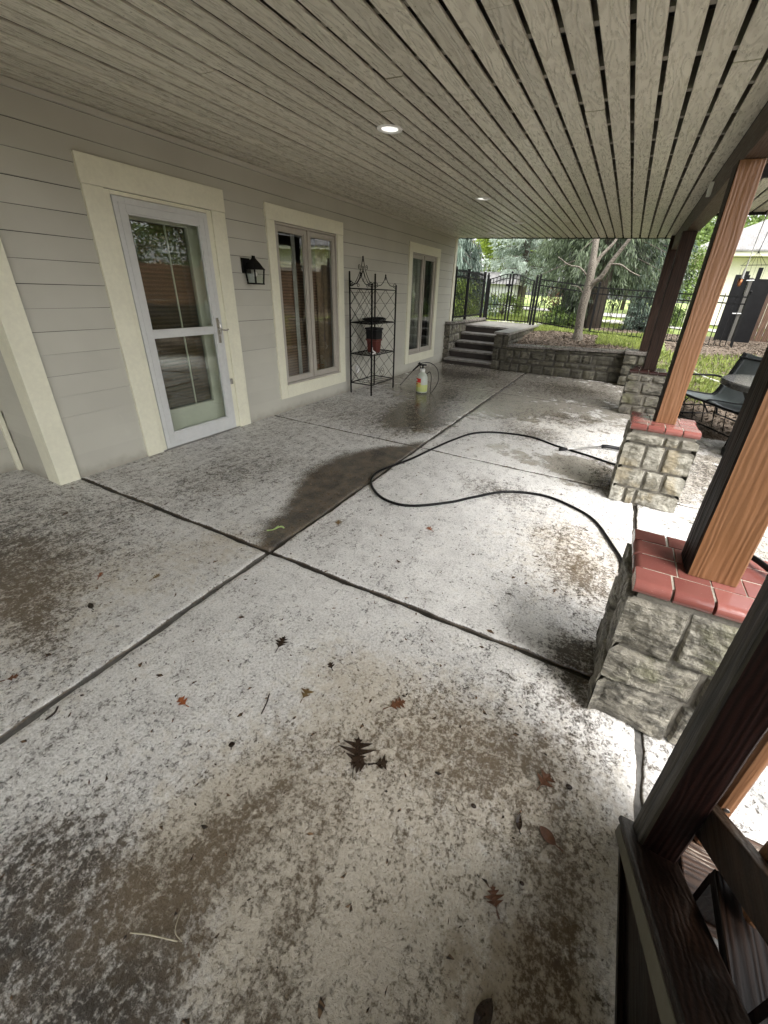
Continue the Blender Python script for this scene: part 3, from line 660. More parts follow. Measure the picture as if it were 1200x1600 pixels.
# ---- recessed lights
for i, (x, y, lb) in enumerate(((1.845, 3.29, 'white recessed ceiling light nearest the storm door'), (1.78, 5.77, 'white recessed ceiling light above the wire shelf, second along the ceiling'), (1.78, 7.72, 'white recessed ceiling light third along the ceiling toward the garden'), (1.0, 8.9, 'small white recessed ceiling light at the far end above the steps'))):
    t = thing('ceiling_light', lb, 'ceiling light', (x, y, ZC), 'recessed lights in the porch ceiling')
    mb = MB(); prof = [(.062, .004), (.066, -.006), (.080, -.010), (.092, -.006), (.095, .0)]
    seg = 28; vs = [(x+r_*math.cos(2*math.pi*k/seg), y+r_*math.sin(2*math.pi*k/seg), ZC+z) for r_, z in prof for k in range(seg)]
    mb.add(vs, [(a*seg+k, a*seg+(k+1) % seg, (a+1)*seg+(k+1) % seg, (a+1)*seg+k) for a in range(4) for k in range(seg)])
    mb.build('trim_ring', M['chrome_light'], t, smooth=True)
    mb = MB(); mb.lathe([(.0001, -.001), (.062, -.002), (.062, .003), (.0001, .003)], (x, y, ZC), 24); mb.build('lens', M['lit_lens'] if i < 2 else M['lens'], t, smooth=False)

# ================================================================== PIERS, POSTS, BEAM
def stone_face(mb, o, u, n, W, H, rowsdef, depth=.034, res=.016, mi=0, seed=0, z0=0, cl=True, cr=True):
    """o: bottom left corner on the core plane, u: unit along face, n: outward normal"""
    o = Vector(o); u = Vector(u); n = Vector(n); Z = Vector((0, 0, 1)); rs = random.Random(seed); g = .010
    for (za, zb, cuts) in rowsdef:
        cs = [0]+[c*W for c in cuts]+[W]
        for a, b in zip(cs[:-1], cs[1:]):
            left = a == 0 and cl; right = b == W and cr
            ua = a + (0 if left else g*rs.uniform(.5, 1.4)); ub = b - (0 if right else g*rs.uniform(.5, 1.4))
            va = za+(g*.9 if za > 0 else 0)*rs.uniform(.5, 1.2)+z0; vb = zb-g*.9*rs.uniform(.5, 1.2)+z0
            nu = max(3, int((ub-ua)/res)); nv = max(3, int((vb-va)/res)); sd = rs.uniform(0, 50); base = depth*rs.uniform(.75, 1.1); r = rs.random(); vs = []
            planes = [(rs.uniform(.10, .65), rs.uniform(-.9, .9), rs.uniform(-.8, .8)) for _ in range(6)]
            for i in range(nu+1):
                for j in range(nv+1):
                    s_ = i/nu; t = j/nv; uu = ua+(ub-ua)*s_; vv = va+(vb-va)*t
                    du = 1 if (left and s_ < .5) or (right and s_ >= .5) else min(1, min(s_, 1-s_)*(ub-ua)/.011)
                    dv = min(1, min(t, 1-t)*(vb-va)/.011); e = (max(0, du)*max(0, dv))**.3
                    p = o+u*uu+Z*vv
                    h = min(c0+sx_*(s_-.5)*(ub-ua)/.12+sz_*(t-.5)*(vb-va)/.12 for c0, sx_, sz_ in planes)
                    h += .22*(noise.fractal(p*22+Vector((sd, sd, 0)), .7, 2.2, 4))+.30*noise.noise(p*7+Vector((sd, 3, 1)))
                    rv = 1-abs(noise.noise(p*11+Vector((0, sd, sd))))*3.2; h -= .22*max(0, rv)
                    dd = base*(.85+.75*h)*e
                    dd = max(dd, .002*e)
                    cor = (left and i == 0) or (right and i == nu)
                    if cor: dd = base*.8*e
                    q = p+n*dd
                    if left and i == 0: q -= u*depth*.75*e
                    if right and i == nu: q += u*depth*.75*e
                    edge = i in (0, nu) or j in (0, nv)
                    if not (cor) and edge: q = p+n*0
                    if not edge or not cor:
                        jw = .003; q += u*noise.noise(p*30+Vector((sd, 0, 0)))*jw+Z*noise.noise(p*30+Vector((0, sd, 0)))*jw
                    vs.append(q)
            m_ = nv+1
            mb.add(vs, [(i*m_+j, (i+1)*m_+j, (i+1)*m_+j+1, i*m_+j+1) for i in range(nu) for j in range(nv)], r, mi)
def bull(mb, o, s, wdir, L, wd, th, r=None, rr=.026, endcap=True):
    """bullnose brick: s = outward direction, profile along s, extruded along wdir"""
    o = Vector(o); s = Vector(s); wdir = Vector(wdir); Z = Vector((0, 0, 1)); pr = [(-L, 0), (-L, th)]
    for k in range(15):
        a = math.pi/2*(1-k/14*2); pr.append((-rr+rr*math.cos(a), th/2+th/2*math.sin(a)))
    n = len(pr); vs = []
    for w_ in (.004, wd-.004):
        for (a, z) in pr: vs.append(o+s*a+Z*z+wdir*w_)
    mb.add(vs, [(k, (k+1) % n, n+(k+1) % n, n+k) for k in range(n)]+[tuple(range(n-1, -1, -1)), tuple(n+k for k in range(n))], r)
def pier(x0, x1, y0, y1, H, label, stone, front_rows, left_rows, seed, res=.016, capmat=None, z0=0):
    t = thing('stone_pier', label, 'pier', ((x0+x1)/2, (y0+y1)/2, 0), 'stone piers along the open side of the porch')
    zb = H-.058; mb = MB(); mb.box(x0+.004, x1-.004, y0+.004, y1-.004, -.02, zb, mi=1)
    W = x1-x0; D = y1-y0
    stone_face(mb, (x0, y0, 0), (1, 0, 0), (0, -1, 0), W, zb, front_rows, seed=seed, res=res)
    stone_face(mb, (x0, y1, 0), (0, -1, 0), (-1, 0, 0), D, zb, left_rows, seed=seed+1, res=res)
    rr_ = [(0, zb*.3, [.55]), (zb*.3, zb*.63, [.4]), (zb*.63, zb, [.6])]
    stone_face(mb, (x1, y0, 0), (0, 1, 0), (1, 0, 0), D, zb, rr_, seed=seed+2, res=.03)
    stone_face(mb, (x1, y1, 0), (-1, 0, 0), (0, 1, 0), W, zb, rr_, seed=seed+3, res=.03)
    mb.build('stonework', [M[stone], M['mortar'] if stone != 'ledge_dark' else M['mortar_dark']], t)
    # cap
    ov = .022; X0_, X1_, Y0_, Y1_ = x0-ov, x1+ov, y0-ov, y1+ov; th = .052; zc = zb+.004
    mb = MB(); mb.box(X0_+.027, X1_-.027, Y0_+.027, Y1_-.027, zb-.006, zc+th-.003); mb.build('mortar_bed', M['grout'], t, .004)
    mb = MB(); nfr = 4; wf = (X1_-X0_)/nfr
    Lf = .105
    for k in range(nfr):
        bull(mb, (X0_+wf*k, Y0_, zc), (0, -1, 0), (1, 0, 0), Lf-.003, wf, th);
        bull(mb, (X1_-wf*k, Y1_, zc), (0, 1, 0), (-1, 0, 0), Lf-.003, wf, th)
    ysp = (Y1_-Y0_-2*Lf); ns = 2; ws = ysp/ns; Ls = .135
    for k in range(ns):
        bull(mb, (X0_, Y1_-Lf-ws*k, zc), (-1, 0, 0), (0, -1, 0), Ls, ws, th)
        bull(mb, (X1_, Y0_+Lf+ws*k, zc), (1, 0, 0), (0, 1, 0), Ls, ws, th)
        xa = X0_+Ls+.004; xb = X1_-Ls-.004
        mb.box(xa, (xa+xb)/2-.002, Y0_+Lf+ws*k+.0025, Y0_+Lf+ws*(k+1)-.0025, zc, zc+th); mb.box((xa+xb)/2+.002, xb, Y0_+Lf+ws*k+.0025, Y0_+Lf+ws*(k+1)-.0025, zc, zc+th)
    mb.build('brick_cap', capmat or M['brick'], t, .002)
    return t
FR1 = [(0, .20, [.60]), (.20, .37, [.66]), (.37, .602, [.40])]
LR1 = [(0, .24, [.5]), (.24, .42, [.35]), (.42, .602, [.62])]
pier(3.955, 4.385, 1.365, 1.735, .672, 'weathered grey stone pier with red brick cap, nearest the camera', 'ledge', FR1, LR1, 11, .0065)
FR2 = [(0, .14, [.18, .36]), (.14, .31, [.42, .72]), (.31, .52, [.30, .62]), (.52, .602, [.55, .78])]
pier(3.945, 4.375, 3.53, 3.92, .672, 'pale limestone pier with wet red brick cap, second from the camera', 'ledge_pale', FR2, [(0, .2, [.5]), (.2, .4, [.4]), (.4, .602, [.55])], 21, .008)
pier(3.94, 4.37, 6.72, 7.12, .645, 'grey stone pier with dark brick cap, third from the camera', 'ledge', [(0, .14, [.3, .7]), (.14, .31, [.6]), (.31, .48, [.4]), (.48, .575, [.3, .66])], [(0, .2, [.5]), (.2, .4, [.4]), (.4, .575, [.55])], 31, .018, M['brick_dark'])
def post(x0, x1, y0, y1, z0, z1, label, seed, mat='post', nz=26, wob=.003, side='post_dark'):
    """rough-sawn square post, faces slightly uneven, corners eased"""
    t = MB(); rs = random.Random(seed); c = .006; nside = 5; vs = []
    per = []
    for (ax, ay, bx, by) in ((x0+c, y0, x1-c, y0), (x1, y0+c, x1, y1-c), (x1-c, y1, x0+c, y1), (x0, y1-c, x0, y0+c)):
        for k in range(nside): f = k/(nside-1); per.append((ax+(bx-ax)*f, ay+(by-ay)*f))
    n = len(per); cx, cy = (x0+x1)/2, (y0+y1)/2
    for i in range(nz+1):
        z = z0+(z1-z0)*i/nz
        for (px, py) in per:
            h = noise.noise(Vector((px*30, py*30, z*5+seed)))*wob+noise.noise(Vector((px*9, py*9, z*1.3+seed)))*wob
            d = Vector((px-cx, py-cy, 0)).normalized(); vs.append((px+d.x*h, py+d.y*h, z))
    t.add(vs, [(i*n+k, i*n+(k+1) % n, (i+1)*n+(k+1) % n, (i+1)*n+k) for i in range(nz) for k in range(n)]+[tuple(range(n-1, -1, -1)), tuple(nz*n+k for k in range(n))])
    for i in range(nz):      # the house side gets its own material, nearly black by default
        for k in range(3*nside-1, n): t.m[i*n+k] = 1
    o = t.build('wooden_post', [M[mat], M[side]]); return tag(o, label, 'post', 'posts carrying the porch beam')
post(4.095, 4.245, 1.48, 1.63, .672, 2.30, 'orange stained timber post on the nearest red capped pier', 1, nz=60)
post(4.09, 4.232, 3.66, 3.86, .672, 2.33, 'orange stained timber post on the pale second pier', 2)
post(4.078, 4.238, 6.82, 7.00, .645, 2.33, 'dark brown timber post on the third pier', 3, 'post_backlit')
post(4.062, 4.232, 9.20, 9.36, .66, 2.548, 'dark brown timber post on the end of the retaining wall', 4, 'post_backlit')
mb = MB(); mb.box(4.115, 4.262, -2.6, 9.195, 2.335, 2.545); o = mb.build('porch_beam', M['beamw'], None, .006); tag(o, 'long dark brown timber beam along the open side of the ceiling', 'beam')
mb = MB(); mb.box(4.085, 4.114, 5.1, 5.19, 2.40, 2.50); mb.box(4.08, 4.085, 5.13, 5.16, 2.43, 2.47); o = mb.build('junction_box', M['plastic_white'], None, .004); tag(o, 'small white box fixed to the dark beam', 'box')

# ================================================================== RETAINING WALL + STEPS
t = thing('retaining_wall', 'low dark stone retaining wall with slab coping beyond the patio', 'wall', (2.7, 9.2, 0))
mb = MB(); xw0, xw1 = 1.56, 3.86
mb.add([(xw0, 9.10, -.05), (xw1, 9.28, -.05), (xw1, 9.50, -.05), (xw0, 9.40, -.05), (xw0, 9.10, .49), (xw1, 9.28, .575), (xw1, 9.50, .575), (xw0, 9.40, .49)], [(0,3,2,1),(4,5,6,7),(0,1,5,4),(1,2,6,5),(2,3,7,6),(3,0,4,7)], mi=1)
uu = Vector((xw1-xw0, .18, 0)); Wl = uu.length; uu.normalize()
rws = [(0, .17, [.06, .12, .24, .36, .45, .58, .70, .80, .92]), (.17, .27, [.07, .2, .3, .44, .52, .64, .78, .88]), (.27, .43, [.08, .13, .22, .34, .43, .56, .66, .76, .9]), (.43, .50, [.05, .18, .33, .42, .55, .69, .85])]
rws = [(a, b, [min(.97, max(.03, c+random.uniform(-.015, .015))) for c in cs]) for a, b, cs in rws]
# rows stretched a little toward the taller right end
sub = MB(); stone_face(sub, (xw0, 9.10, 0), uu, (uu.y, -uu.x, 0), Wl, .5, rws, depth=.03, res=.024, seed=51)
sub.v = [(p[0], p[1], p[2]*(1+.16*(p[0]-xw0)/(xw1-xw0))) for p in sub.v]
mb.v_off = len(mb.v); b0 = len(mb.v); mb.v += sub.v; mb.f += [tuple(i+b0 for i in f) for f in sub.f]; mb.r += sub.r; mb.m += sub.m
mb.build('stonework', [M['ledge_dark'], M['mortar_dark']], t)
mb = MB(); n = 5
for k in range(n):
    a = xw0+(xw1-xw0)*k/n; b = xw0+(xw1-xw0)*(k+1)/n-.006; f0 = k/n; f1 = (k+1)/n
    za, zb_ = .492+.085*f0, .492+.085*f1; ya, yb = 9.055+.18*f0, 9.055+.18*f1; ya2, yb2 = 9.42+.1*f0, 9.42+.1*f1
    j = random.uniform(-.006, .006)
    mb.add([(a, ya+j, za), (b, yb+j, zb_), (b, yb2, zb_), (a, ya2, za), (a, ya+j, za+.05), (b, yb+j, zb_+.05), (b, yb2, zb_+.05), (a, ya2, za+.05)], [(0,3,2,1),(4,5,6,7),(0,1,5,4),(1,2,6,5),(2,3,7,6),(3,0,4,7)])
mb.build('coping', M['coping'], t, .008)
mb = MB(); mb.box(3.865, 4.30, 9.06, 9.50, -.05, .59, mi=1); ER = [(0, .2, [.5]), (.2, .4, [.3, .7]), (.4, .59, [.45])]
stone_face(mb, (3.865, 9.06, 0), (1, 0, 0), (0, -1, 0), .435, .59, ER, seed=61, res=.024); stone_face(mb, (3.865, 9.50, 0), (0, -1, 0), (-1, 0, 0), .44, .59, ER, seed=62, res=.03); stone_face(mb, (4.30, 9.06, 0), (0, 1, 0), (1, 0, 0), .44, .59, ER, seed=63, res=.03)
mb.build('end_pillar', [M['ledge_dark'], M['mortar_dark']], t)
mb = MB(); mb.box(3.83, 4.335, 9.025, 9.53, .592, .655); mb.build('pillar_cap', M['coping'], t, .01)

t = thing('garden_steps', 'five dark stone steps up to a landing before the iron gate', 'steps', (.65, 9.6, 0))
NZ = [.12, .285, .45, .615, .78]; NY = [9.12, 9.45, 9.78, 10.11, 10.44]; xs0, xs1 = .14, 1.30
for k in range(5):
    mb = MB(); yb = NY[k+1]+.03 if k < 4 else 10.47
    mb.box(xs0, xs1, NY[k], yb-.001*k, (NZ[k-1] if k else -.05)+.0, NZ[k]-.047); mb.build('riser', M['riser'], t, .004)
    if k < 4: mb = MB(); mb.box(xs0+.002, xs1-.002, NY[k]-.025, NY[k+1]+.028, NZ[k]-.045, NZ[k]); mb.build('tread', M['tread'], t, .008)
mb = MB(); mb.box(.10, 1.60, 10.415, 12.35, NZ[4]-.045, NZ[4]+.002); mb.box(1.262, 1.60, 9.03, 10.413, NZ[4]-.045, NZ[4]+.002); mb.build('landing_slab', M['tread'], t, .01)
mb = MB(); mb.box(xs1+.002, 1.555, 9.08, 12.35, -.05, NZ[4]-.048, mi=1)
SR = [(0, .2, [.55]), (.2, .45, [.4]), (.45, .73, [.6])]
stone_face(mb, (xs1+.002, 9.08, 0), (1, 0, 0), (0, -1, 0), .253, .73, SR, seed=71, res=.022, cl=True)
SR2 = [(0, .2, [.1, .3, .5, .7, .85]), (.2, .45, [.08, .2, .36, .5, .62, .8]), (.45, .6, [.1, .24, .33, .5, .68, .85]), (.6, .73, [.08, .2, .4, .55, .72, .9])]
stone_face(mb, (1.555, 9.08, 0), (0, 1, 0), (1, 0, 0), 3.2, .73, SR2, seed=72, res=.026)
mb.build('side_wall', [M['ledge_dark'], M['mortar_dark']], t)
t = thing('stone_wall', 'low tan stone wall with coping beside the house corner, left of the steps', 'wall', (0, 10.4, 0))
mb = MB(); mb.box(-.32, .115, 9.69, 12.2, -.1, .82, mi=1); mb.box(.03, .115, 9.35, 9.69, -.05, .82, mi=1)
stone_face(mb, (.115, 9.35, 0), (0, 1, 0), (1, 0, 0), 2.85, .82, [(0, .22, [.05, .14, .3, .5, .7]), (.22, .42, [.04, .12, .22, .4, .6, .8]), (.42, .6, [.06, .13, .25, .38, .55, .75]), (.6, .82, [.05, .15, .22, .34, .5, .7, .85])], seed=81, res=.024)
stone_face(mb, (.03, 9.35, 0), (1, 0, 0), (0, -1, 0), .085, .82, [(0, .3, []), (.3, .55, []), (.55, .82, [])], seed=83, res=.024)
mb.build('stonework', [M['ledge'], M['mortar_dark']], t)
mb = MB(); mb.box(-.36, .165, 9.70, 12.22, .822, .878); mb.box(.02, .165, 9.31, 9.698, .822, .878); mb.build('coping', M['coping'], t, .01)

# ================================================================== IRON FENCE + GATE
def picket_run(t, a, b, zb0, zb1, h, sp=.105, posts=True, rails=(.0, .86, .98), nm='picket_panel', pr=.008):
    a = Vector(a); b = Vector(b); L = (b-a).length; n = int(L/sp); mb = MB()
    for i in range(1, n):
        f = i/n; p = a.lerp(b, f); z = zb0+(zb1-zb0)*f; mb.bar((p.x, p.y, z+.05), (p.x, p.y, z+h+.02), pr*2.3)
    for r_ in rails: mb.bar((a.x, a.y, zb0+.08+r_*(h-.08)), (b.x, b.y, zb1+.08+r_*(h-.08)), .028, .028)
    mb.build(nm, M['dark_iron'], t)
def fpost(t, x, y, z0, z1, wd=.05, fin=True):
    mb = MB(); mb.box(x-wd/2, x+wd/2, y-wd/2, y+wd/2, z0, z1); mb.box(x-wd/2-.006, x+wd/2+.006, y-wd/2-.006, y+wd/2+.006, z1, z1+.015)
    if fin: mb.ball((x, y, z1+.042), .028)
    mb.build('post', M['dark_iron'], t)
t = thing('iron_fence', 'black iron picket fence on the low wall beside the house corner', 'fence', (.02, 10.8, .85), 'black iron garden fencing')
picket_run(t, (.02, 9.72, 0), (.02, 10.62, 0), .88, .88, 1.08, .09); picket_run(t, (.02, 10.62, 0), (.02, 11.95, 0), .88, .88, 1.08, .09)
for y, w_ in ((9.74, .04), (10.62, .06), (11.95, .06)): fpost(t, .02, y, .86, 2.0, w_, False)
t = thing('iron_gate', 'double leaf black iron gate with arched top above the steps', 'gate', (.72, 12.05, .78))
for (xa, xb, hi) in ((.14, .715, 1), (.755, 1.36, 0)):
    mb = MB(); y = 12.03; zb = .83; ht = 1.02
    top = lambda x: zb+ht+.14*math.sin(math.pi/2*((x-xa)/(xb-xa) if hi else (xb-x)/(xb-xa)))**1.5
    for k in range(7): x = xa+.02+(xb-xa-.04)*k/6; mb.bar((x, y, zb), (x, y, top(x)-.01), .014 if 0 < k < 6 else .04)
    pts = [(xa+(xb-xa)*k/12, y, top(xa+(xb-xa)*k/12)) for k in range(13)]; mb.tube(pts, .013, 6); mb.tube([(p[0], y, p[2]-.10) for p in pts], .010, 6)
    mb.bar((xa, y, zb+.02), (xb, y, zb+.02), .03); mb.bar((xa, y, zb+.40), (xb, y, zb+.40), .022); mb.build('gate_leaf', M['dark_iron'], t)
for x in (.10, 1.405): fpost(t, x, 12.03, .78, 1.93, .055)
mb = MB(); mb.box(.62, .76, 11.985, 12.01, 1.70, 1.75); mb.build('latch', M['iron'], t)
mb = MB(); mb.box(.69, .73, 11.98, 12.0, 1.25, 1.42); mb.build('lock_box', M['iron'], t)
mb = MB(); mb.ball((.735, 12.03, 2.03), .03); mb.build('finial', M['iron'], t)
t = thing('iron_fence', 'long black iron picket fence behind the pale tree trunk', 'fence', (3, 12, .7), 'black iron garden fencing')
pts = [(1.48, 12.05, .80), (2.93, 12.0, .665), (4.45, 11.9, .62), (5.9, 11.6, .60)]
for a, b in zip(pts[:-1], pts[1:]): picket_run(t, (a[0], a[1], 0), (b[0], b[1], 0), a[2], b[2], 1.12, .105, rails=(0, .84, .97), pr=.0065)
for p in pts: fpost(t, p[0], p[1], p[2]-.1, p[2]+1.15, .05)

# ================================================================== STAIRCASE at lower right
t = thing('staircase', 'brown timber staircase with beige side board rising in the right foreground', 'stairs', (4.5, .8, 0))
SL = .76; ztop = lambda y: .13+(.84-y)*SL
mb = MB()
ya, yb = .93, -1.6
mb.add([(4.045, ya, ztop(ya)-.05), (4.045, yb, ztop(yb)-.115), (4.045, yb, ztop(yb)), (4.045, ya, ztop(ya)), (4.062, ya, ztop(ya)-.05), (4.062, yb, ztop(yb)-.115), (4.062, yb, ztop(yb)), (4.062, ya, ztop(ya))], [(0,1,2,3),(7,6,5,4),(0,4,5,1),(3,2,6,7),(0,3,7,4),(1,5,6,2)])
mb.build('side_board', M['beige_board'], t, .002)
mb = MB()
mb.add([(4.040, ya+.01, ztop(ya)+.003), (4.040, yb, ztop(yb)+.003), (4.040, yb, ztop(yb)+.035), (4.040, ya+.01, ztop(ya)+.03), (4.17, ya+.01, ztop(ya)+.003), (4.17, yb, ztop(yb)+.003), (4.17, yb, ztop(yb)+.035), (4.17, ya+.01, ztop(ya)+.03)], [(0,1,2,3),(7,6,5,4),(0,4,5,1),(3,2,6,7),(0,3,7,4),(1,5,6,2)])
mb.build('stringer', M['stairw'], t, .006)
mb = MB(); mb.add([(4.075, .92, 0.002), (4.075, yb, .002), (4.075, yb, ztop(yb)), (4.075, .92, ztop(.92)), (4.10, .92, 0.002), (4.10, yb, .002), (4.10, yb, ztop(yb)), (4.10, .92, ztop(.92))], [(0,1,2,3),(7,6,5,4),(0,4,5,1),(3,2,6,7),(0,3,7,4),(1,5,6,2)]); mb.box(4.06, 4.075, -1.6, .95, .001, .02)
mb.build('skirt_panel', M['stairw'], t, .002)
for k in range(10):
    y1 = 1.0-.25*k; z = .17+.19*k
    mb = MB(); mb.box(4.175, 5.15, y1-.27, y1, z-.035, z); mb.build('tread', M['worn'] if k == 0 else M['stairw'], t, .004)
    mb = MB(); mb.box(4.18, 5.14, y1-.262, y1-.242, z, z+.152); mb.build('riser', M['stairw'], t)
mb = MB(); mb.add([(5.16, .98, .0), (5.16, -1.6, 1.6), (5.16, -1.6, 2.05), (5.16, .98, .12), (5.20, .98, .0), (5.20, -1.6, 1.6), (5.20, -1.6, 2.05), (5.20, .98, .12)], [(0,1,2,3),(7,6,5,4),(0,4,5,1),(3,2,6,7),(0,3,7,4),(1,5,6,2)]); mb.build('stringer', M['stairw'], t, .003)
zr = lambda y: .40+(.865-y)*.82
mb = MB(); mb.add([(4.168, 1.0, zr(1.0)-.12), (4.168, -1.3, zr(-1.3)-.12), (4.168, -1.3, zr(-1.3)), (4.168, 1.0, zr(1.0)), (4.205, 1.0, zr(1.0)-.12), (4.205, -1.3, zr(-1.3)-.12), (4.205, -1.3, zr(-1.3)), (4.205, 1.0, zr(1.0))], [(0,1,2,3),(7,6,5,4),(0,4,5,1),(3,2,6,7),(0,3,7,4),(1,5,6,2)])
mb.build('lower_rail', M['rail_dark'], t, .004)
for k, y in enumerate((.95, .70, .45, .20, -.05, -.30)):
    mb = MB(); mb.box(4.206, 4.245, y-.045, y+.045, zr(y)-.16, zr(y)+.72); mb.build('baluster', M['railw'], t, .016, seg=3)
mb = MB(); mb.lathe([(.0001, 0), (.007, .0), (.0065, .003), (.0001, .004)], (0, 0, 0), 10); mb.v = [(4.225+p[0], .905-p[2], .36+p[1]) for p in mb.v]; mb.build('screw', M['steel'], t)
mb = MB(); mb.box(4.13, 4.25, 1.02, 1.05, 1.0, 1.02); zt = lambda y: zr(y)+.72
mb = MB(); mb.add([(4.15, 1.05, zt(1.05)), (4.15, -1.3, zt(-1.3)), (4.15, -1.3, zt(-1.3)+.04), (4.15, 1.05, zt(1.05)+.04), (4.29, 1.05, zt(1.05)), (4.29, -1.3, zt(-1.3)), (4.29, -1.3, zt(-1.3)+.04), (4.29, 1.05, zt(1.05)+.04)], [(0,1,2,3),(7,6,5,4),(0,4,5,1),(3,2,6,7),(0,3,7,4),(1,5,6,2)]); mb.build('handrail', M['railw'], t, .006)
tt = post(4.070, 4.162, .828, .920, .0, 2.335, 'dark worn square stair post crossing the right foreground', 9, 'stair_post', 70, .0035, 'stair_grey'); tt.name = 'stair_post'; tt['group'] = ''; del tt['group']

# ================================================================== OBJECTS ON THE PORCH
# wall lantern
t = thing('wall_lantern', 'black coach lantern with clear glass on the siding between door and window', 'lantern', (.02, 3.54, 1.62))
mb = MB(); mb.box(.015, .035, 3.475, 3.585, 1.59, 1.73); mb.build('mount_plate', M['iron'], t, .004)
mb = MB(); cx, cy = .105, 3.565
mb.bar((.03, 3.54, 1.67), (cx, cy, 1.69), .03)
def ringsq(h, z): return [(cx-h, cy-h, z), (cx+h, cy-h, z), (cx+h, cy+h, z), (cx-h, cy+h, z)]
lv = [ringsq(.078, 1.628), ringsq(.060, 1.655), ringsq(.042, 1.69), ringsq(.012, 1.735), ringsq(.012, 1.755)]
vs = [p for r_ in lv for p in r_]; mb.add(vs, [(i*4+k, i*4+(k+1) % 4, (i+1)*4+(k+1) % 4, (i+1)*4+k) for i in range(4) for k in range(4)]+[(3, 2, 1, 0), (16, 17, 18, 19)]); mb.build('roof', M['iron'], t)
mb = MB()
for sx, sy in ((-1, -1), (1, -1), (1, 1), (-1, 1)): mb.bar((cx+sx*.055, cy+sy*.055, 1.495), (cx+sx*.066, cy+sy*.066, 1.63), .011)
for z, h in ((1.495, .059),):
    c4 = [(cx-h, cy-h, z), (cx+h, cy-h, z), (cx+h, cy+h, z), (cx-h, cy+h, z)]
    for k in range(4): mb.bar(c4[k], c4[(k+1) % 4], .014)
mb.box(cx-.055, cx+.055, cy-.055, cy+.055, 1.492, 1.498); mb.tube([(cx, cy, 1.5), (cx, cy, 1.56)], .010, 8); mb.build('frame', M['iron'], t)
mb = MB(); a, b = ringsq(.052, 1.50), ringsq(.062, 1.628); mb.add(a+b, [(k, (k+1) % 4, 4+(k+1) % 4, 4+k) for k in range(4)]); mb.build('glass', M['glass'], t)
mb = MB(); mb.ball((cx, cy, 1.585), .024); mb.build('bulb', M['lens'], t, smooth=True)

# wrought iron etagere
t = thing('wire_shelf', 'tall black wrought iron shelf unit with scroll crown against the siding', 'shelf', (.27, 5.7, 0))
XA, XB, YA, YB = .085, .455, 5.355, 6.06; LV = [.16, .595, 1.035, 1.487]
corners = {'bl': (XA, YA, 1.68), 'fl': (XB, YA, 1.535), 'fr': (XB, YB, 1.535), 'br': (XA, YB, 1.68)}
for k, (x, y, z) in corners.items():
    mb = MB(); mb.bar((x, y, 0.002), (x, y, z), .018); mb.ball((x, y, z+.012), .014); mb.build('leg', M['iron'], t)
def scroll(c, r0, a0, turns, u, n_=20, sgn=1):
    c = Vector(c); u = Vector(u); out = []
    for i in range(n_+1):
        f = i/n_; a = a0+sgn*turns*2*math.pi*f; r_ = r0*(1-.8*f); out.append(c+u*r_*math.cos(a)+Vector((0, 0, 1))*r_*math.sin(a))
    return out
for i, z in enumerate(LV):
    mb = MB()
    for a, b in (('bl', 'fl'), ('fl', 'fr'), ('fr', 'br'), ('br', 'bl')):
        A, B = corners[a], corners[b]; mb.bar((A[0], A[1], z), (B[0], B[1], z), .013)
    if i < 3:
        nn = 9 if i else 5
        for k in range(1, nn): y = YA+(YB-YA)*k/nn; mb.bar((XA, y, z), (XB, y, z), .005)
        for k in range(1, 5 if i else 2): x = XA+(XB-XA)*k/(5 if i else 2); mb.bar((x, YA, z+.003), (x, YB, z+.003), .005)
    mb.build('shelf_rack' if i < 3 else 'top_frame', M['iron'], t)
def lattice(A, B, z0, z1, nu, nv, rad=.0028):
    mb = MB(); A = Vector(A); B = Vector(B); L = 1.0
    P = lambda u, v: A.lerp(B, u)+Vector((0, 0, z0+(z1-z0)*v))
    for s0 in range(-nv, nu+1):
        for sg in (1, -1):
            # line u = (s0 + t*...)/nu
            u0, u1 = (s0/nu, (s0+nv)/nu) if sg > 0 else ((s0+nv)/nu, s0/nu)
            t0, t1 = 0., 1.; du = u1-u0
            if du != 0:
                ta, tb = sorted(((0-u0)/du, (1-u0)/du)); t0, t1 = max(t0, ta), min(t1, tb)
            if t1-t0 > .02: mb.tube([P(u0+du*t0, t0), P(u0+du*t1, t1)], rad, 5)
    return mb
for a, b, nm in (('bl', 'fl', 'side_lattice'), ('br', 'fr', 'side_lattice'), ('bl', 'br', 'back_lattice')):
    big = MB()
    for z0, z1 in zip(LV[:-1], LV[1:]):
        l_ = lattice((corners[a][0], corners[a][1], 0), (corners[b][0], corners[b][1], 0), z0, z1, 2 if nm[0] == 's' else 3, 2)
        b0 = len(big.v); big.v += l_.v; big.f += [tuple(i+b0 for i in f) for f in l_.f]; big.r += l_.r; big.m += l_.m
    big.build(nm, M['iron'], t)
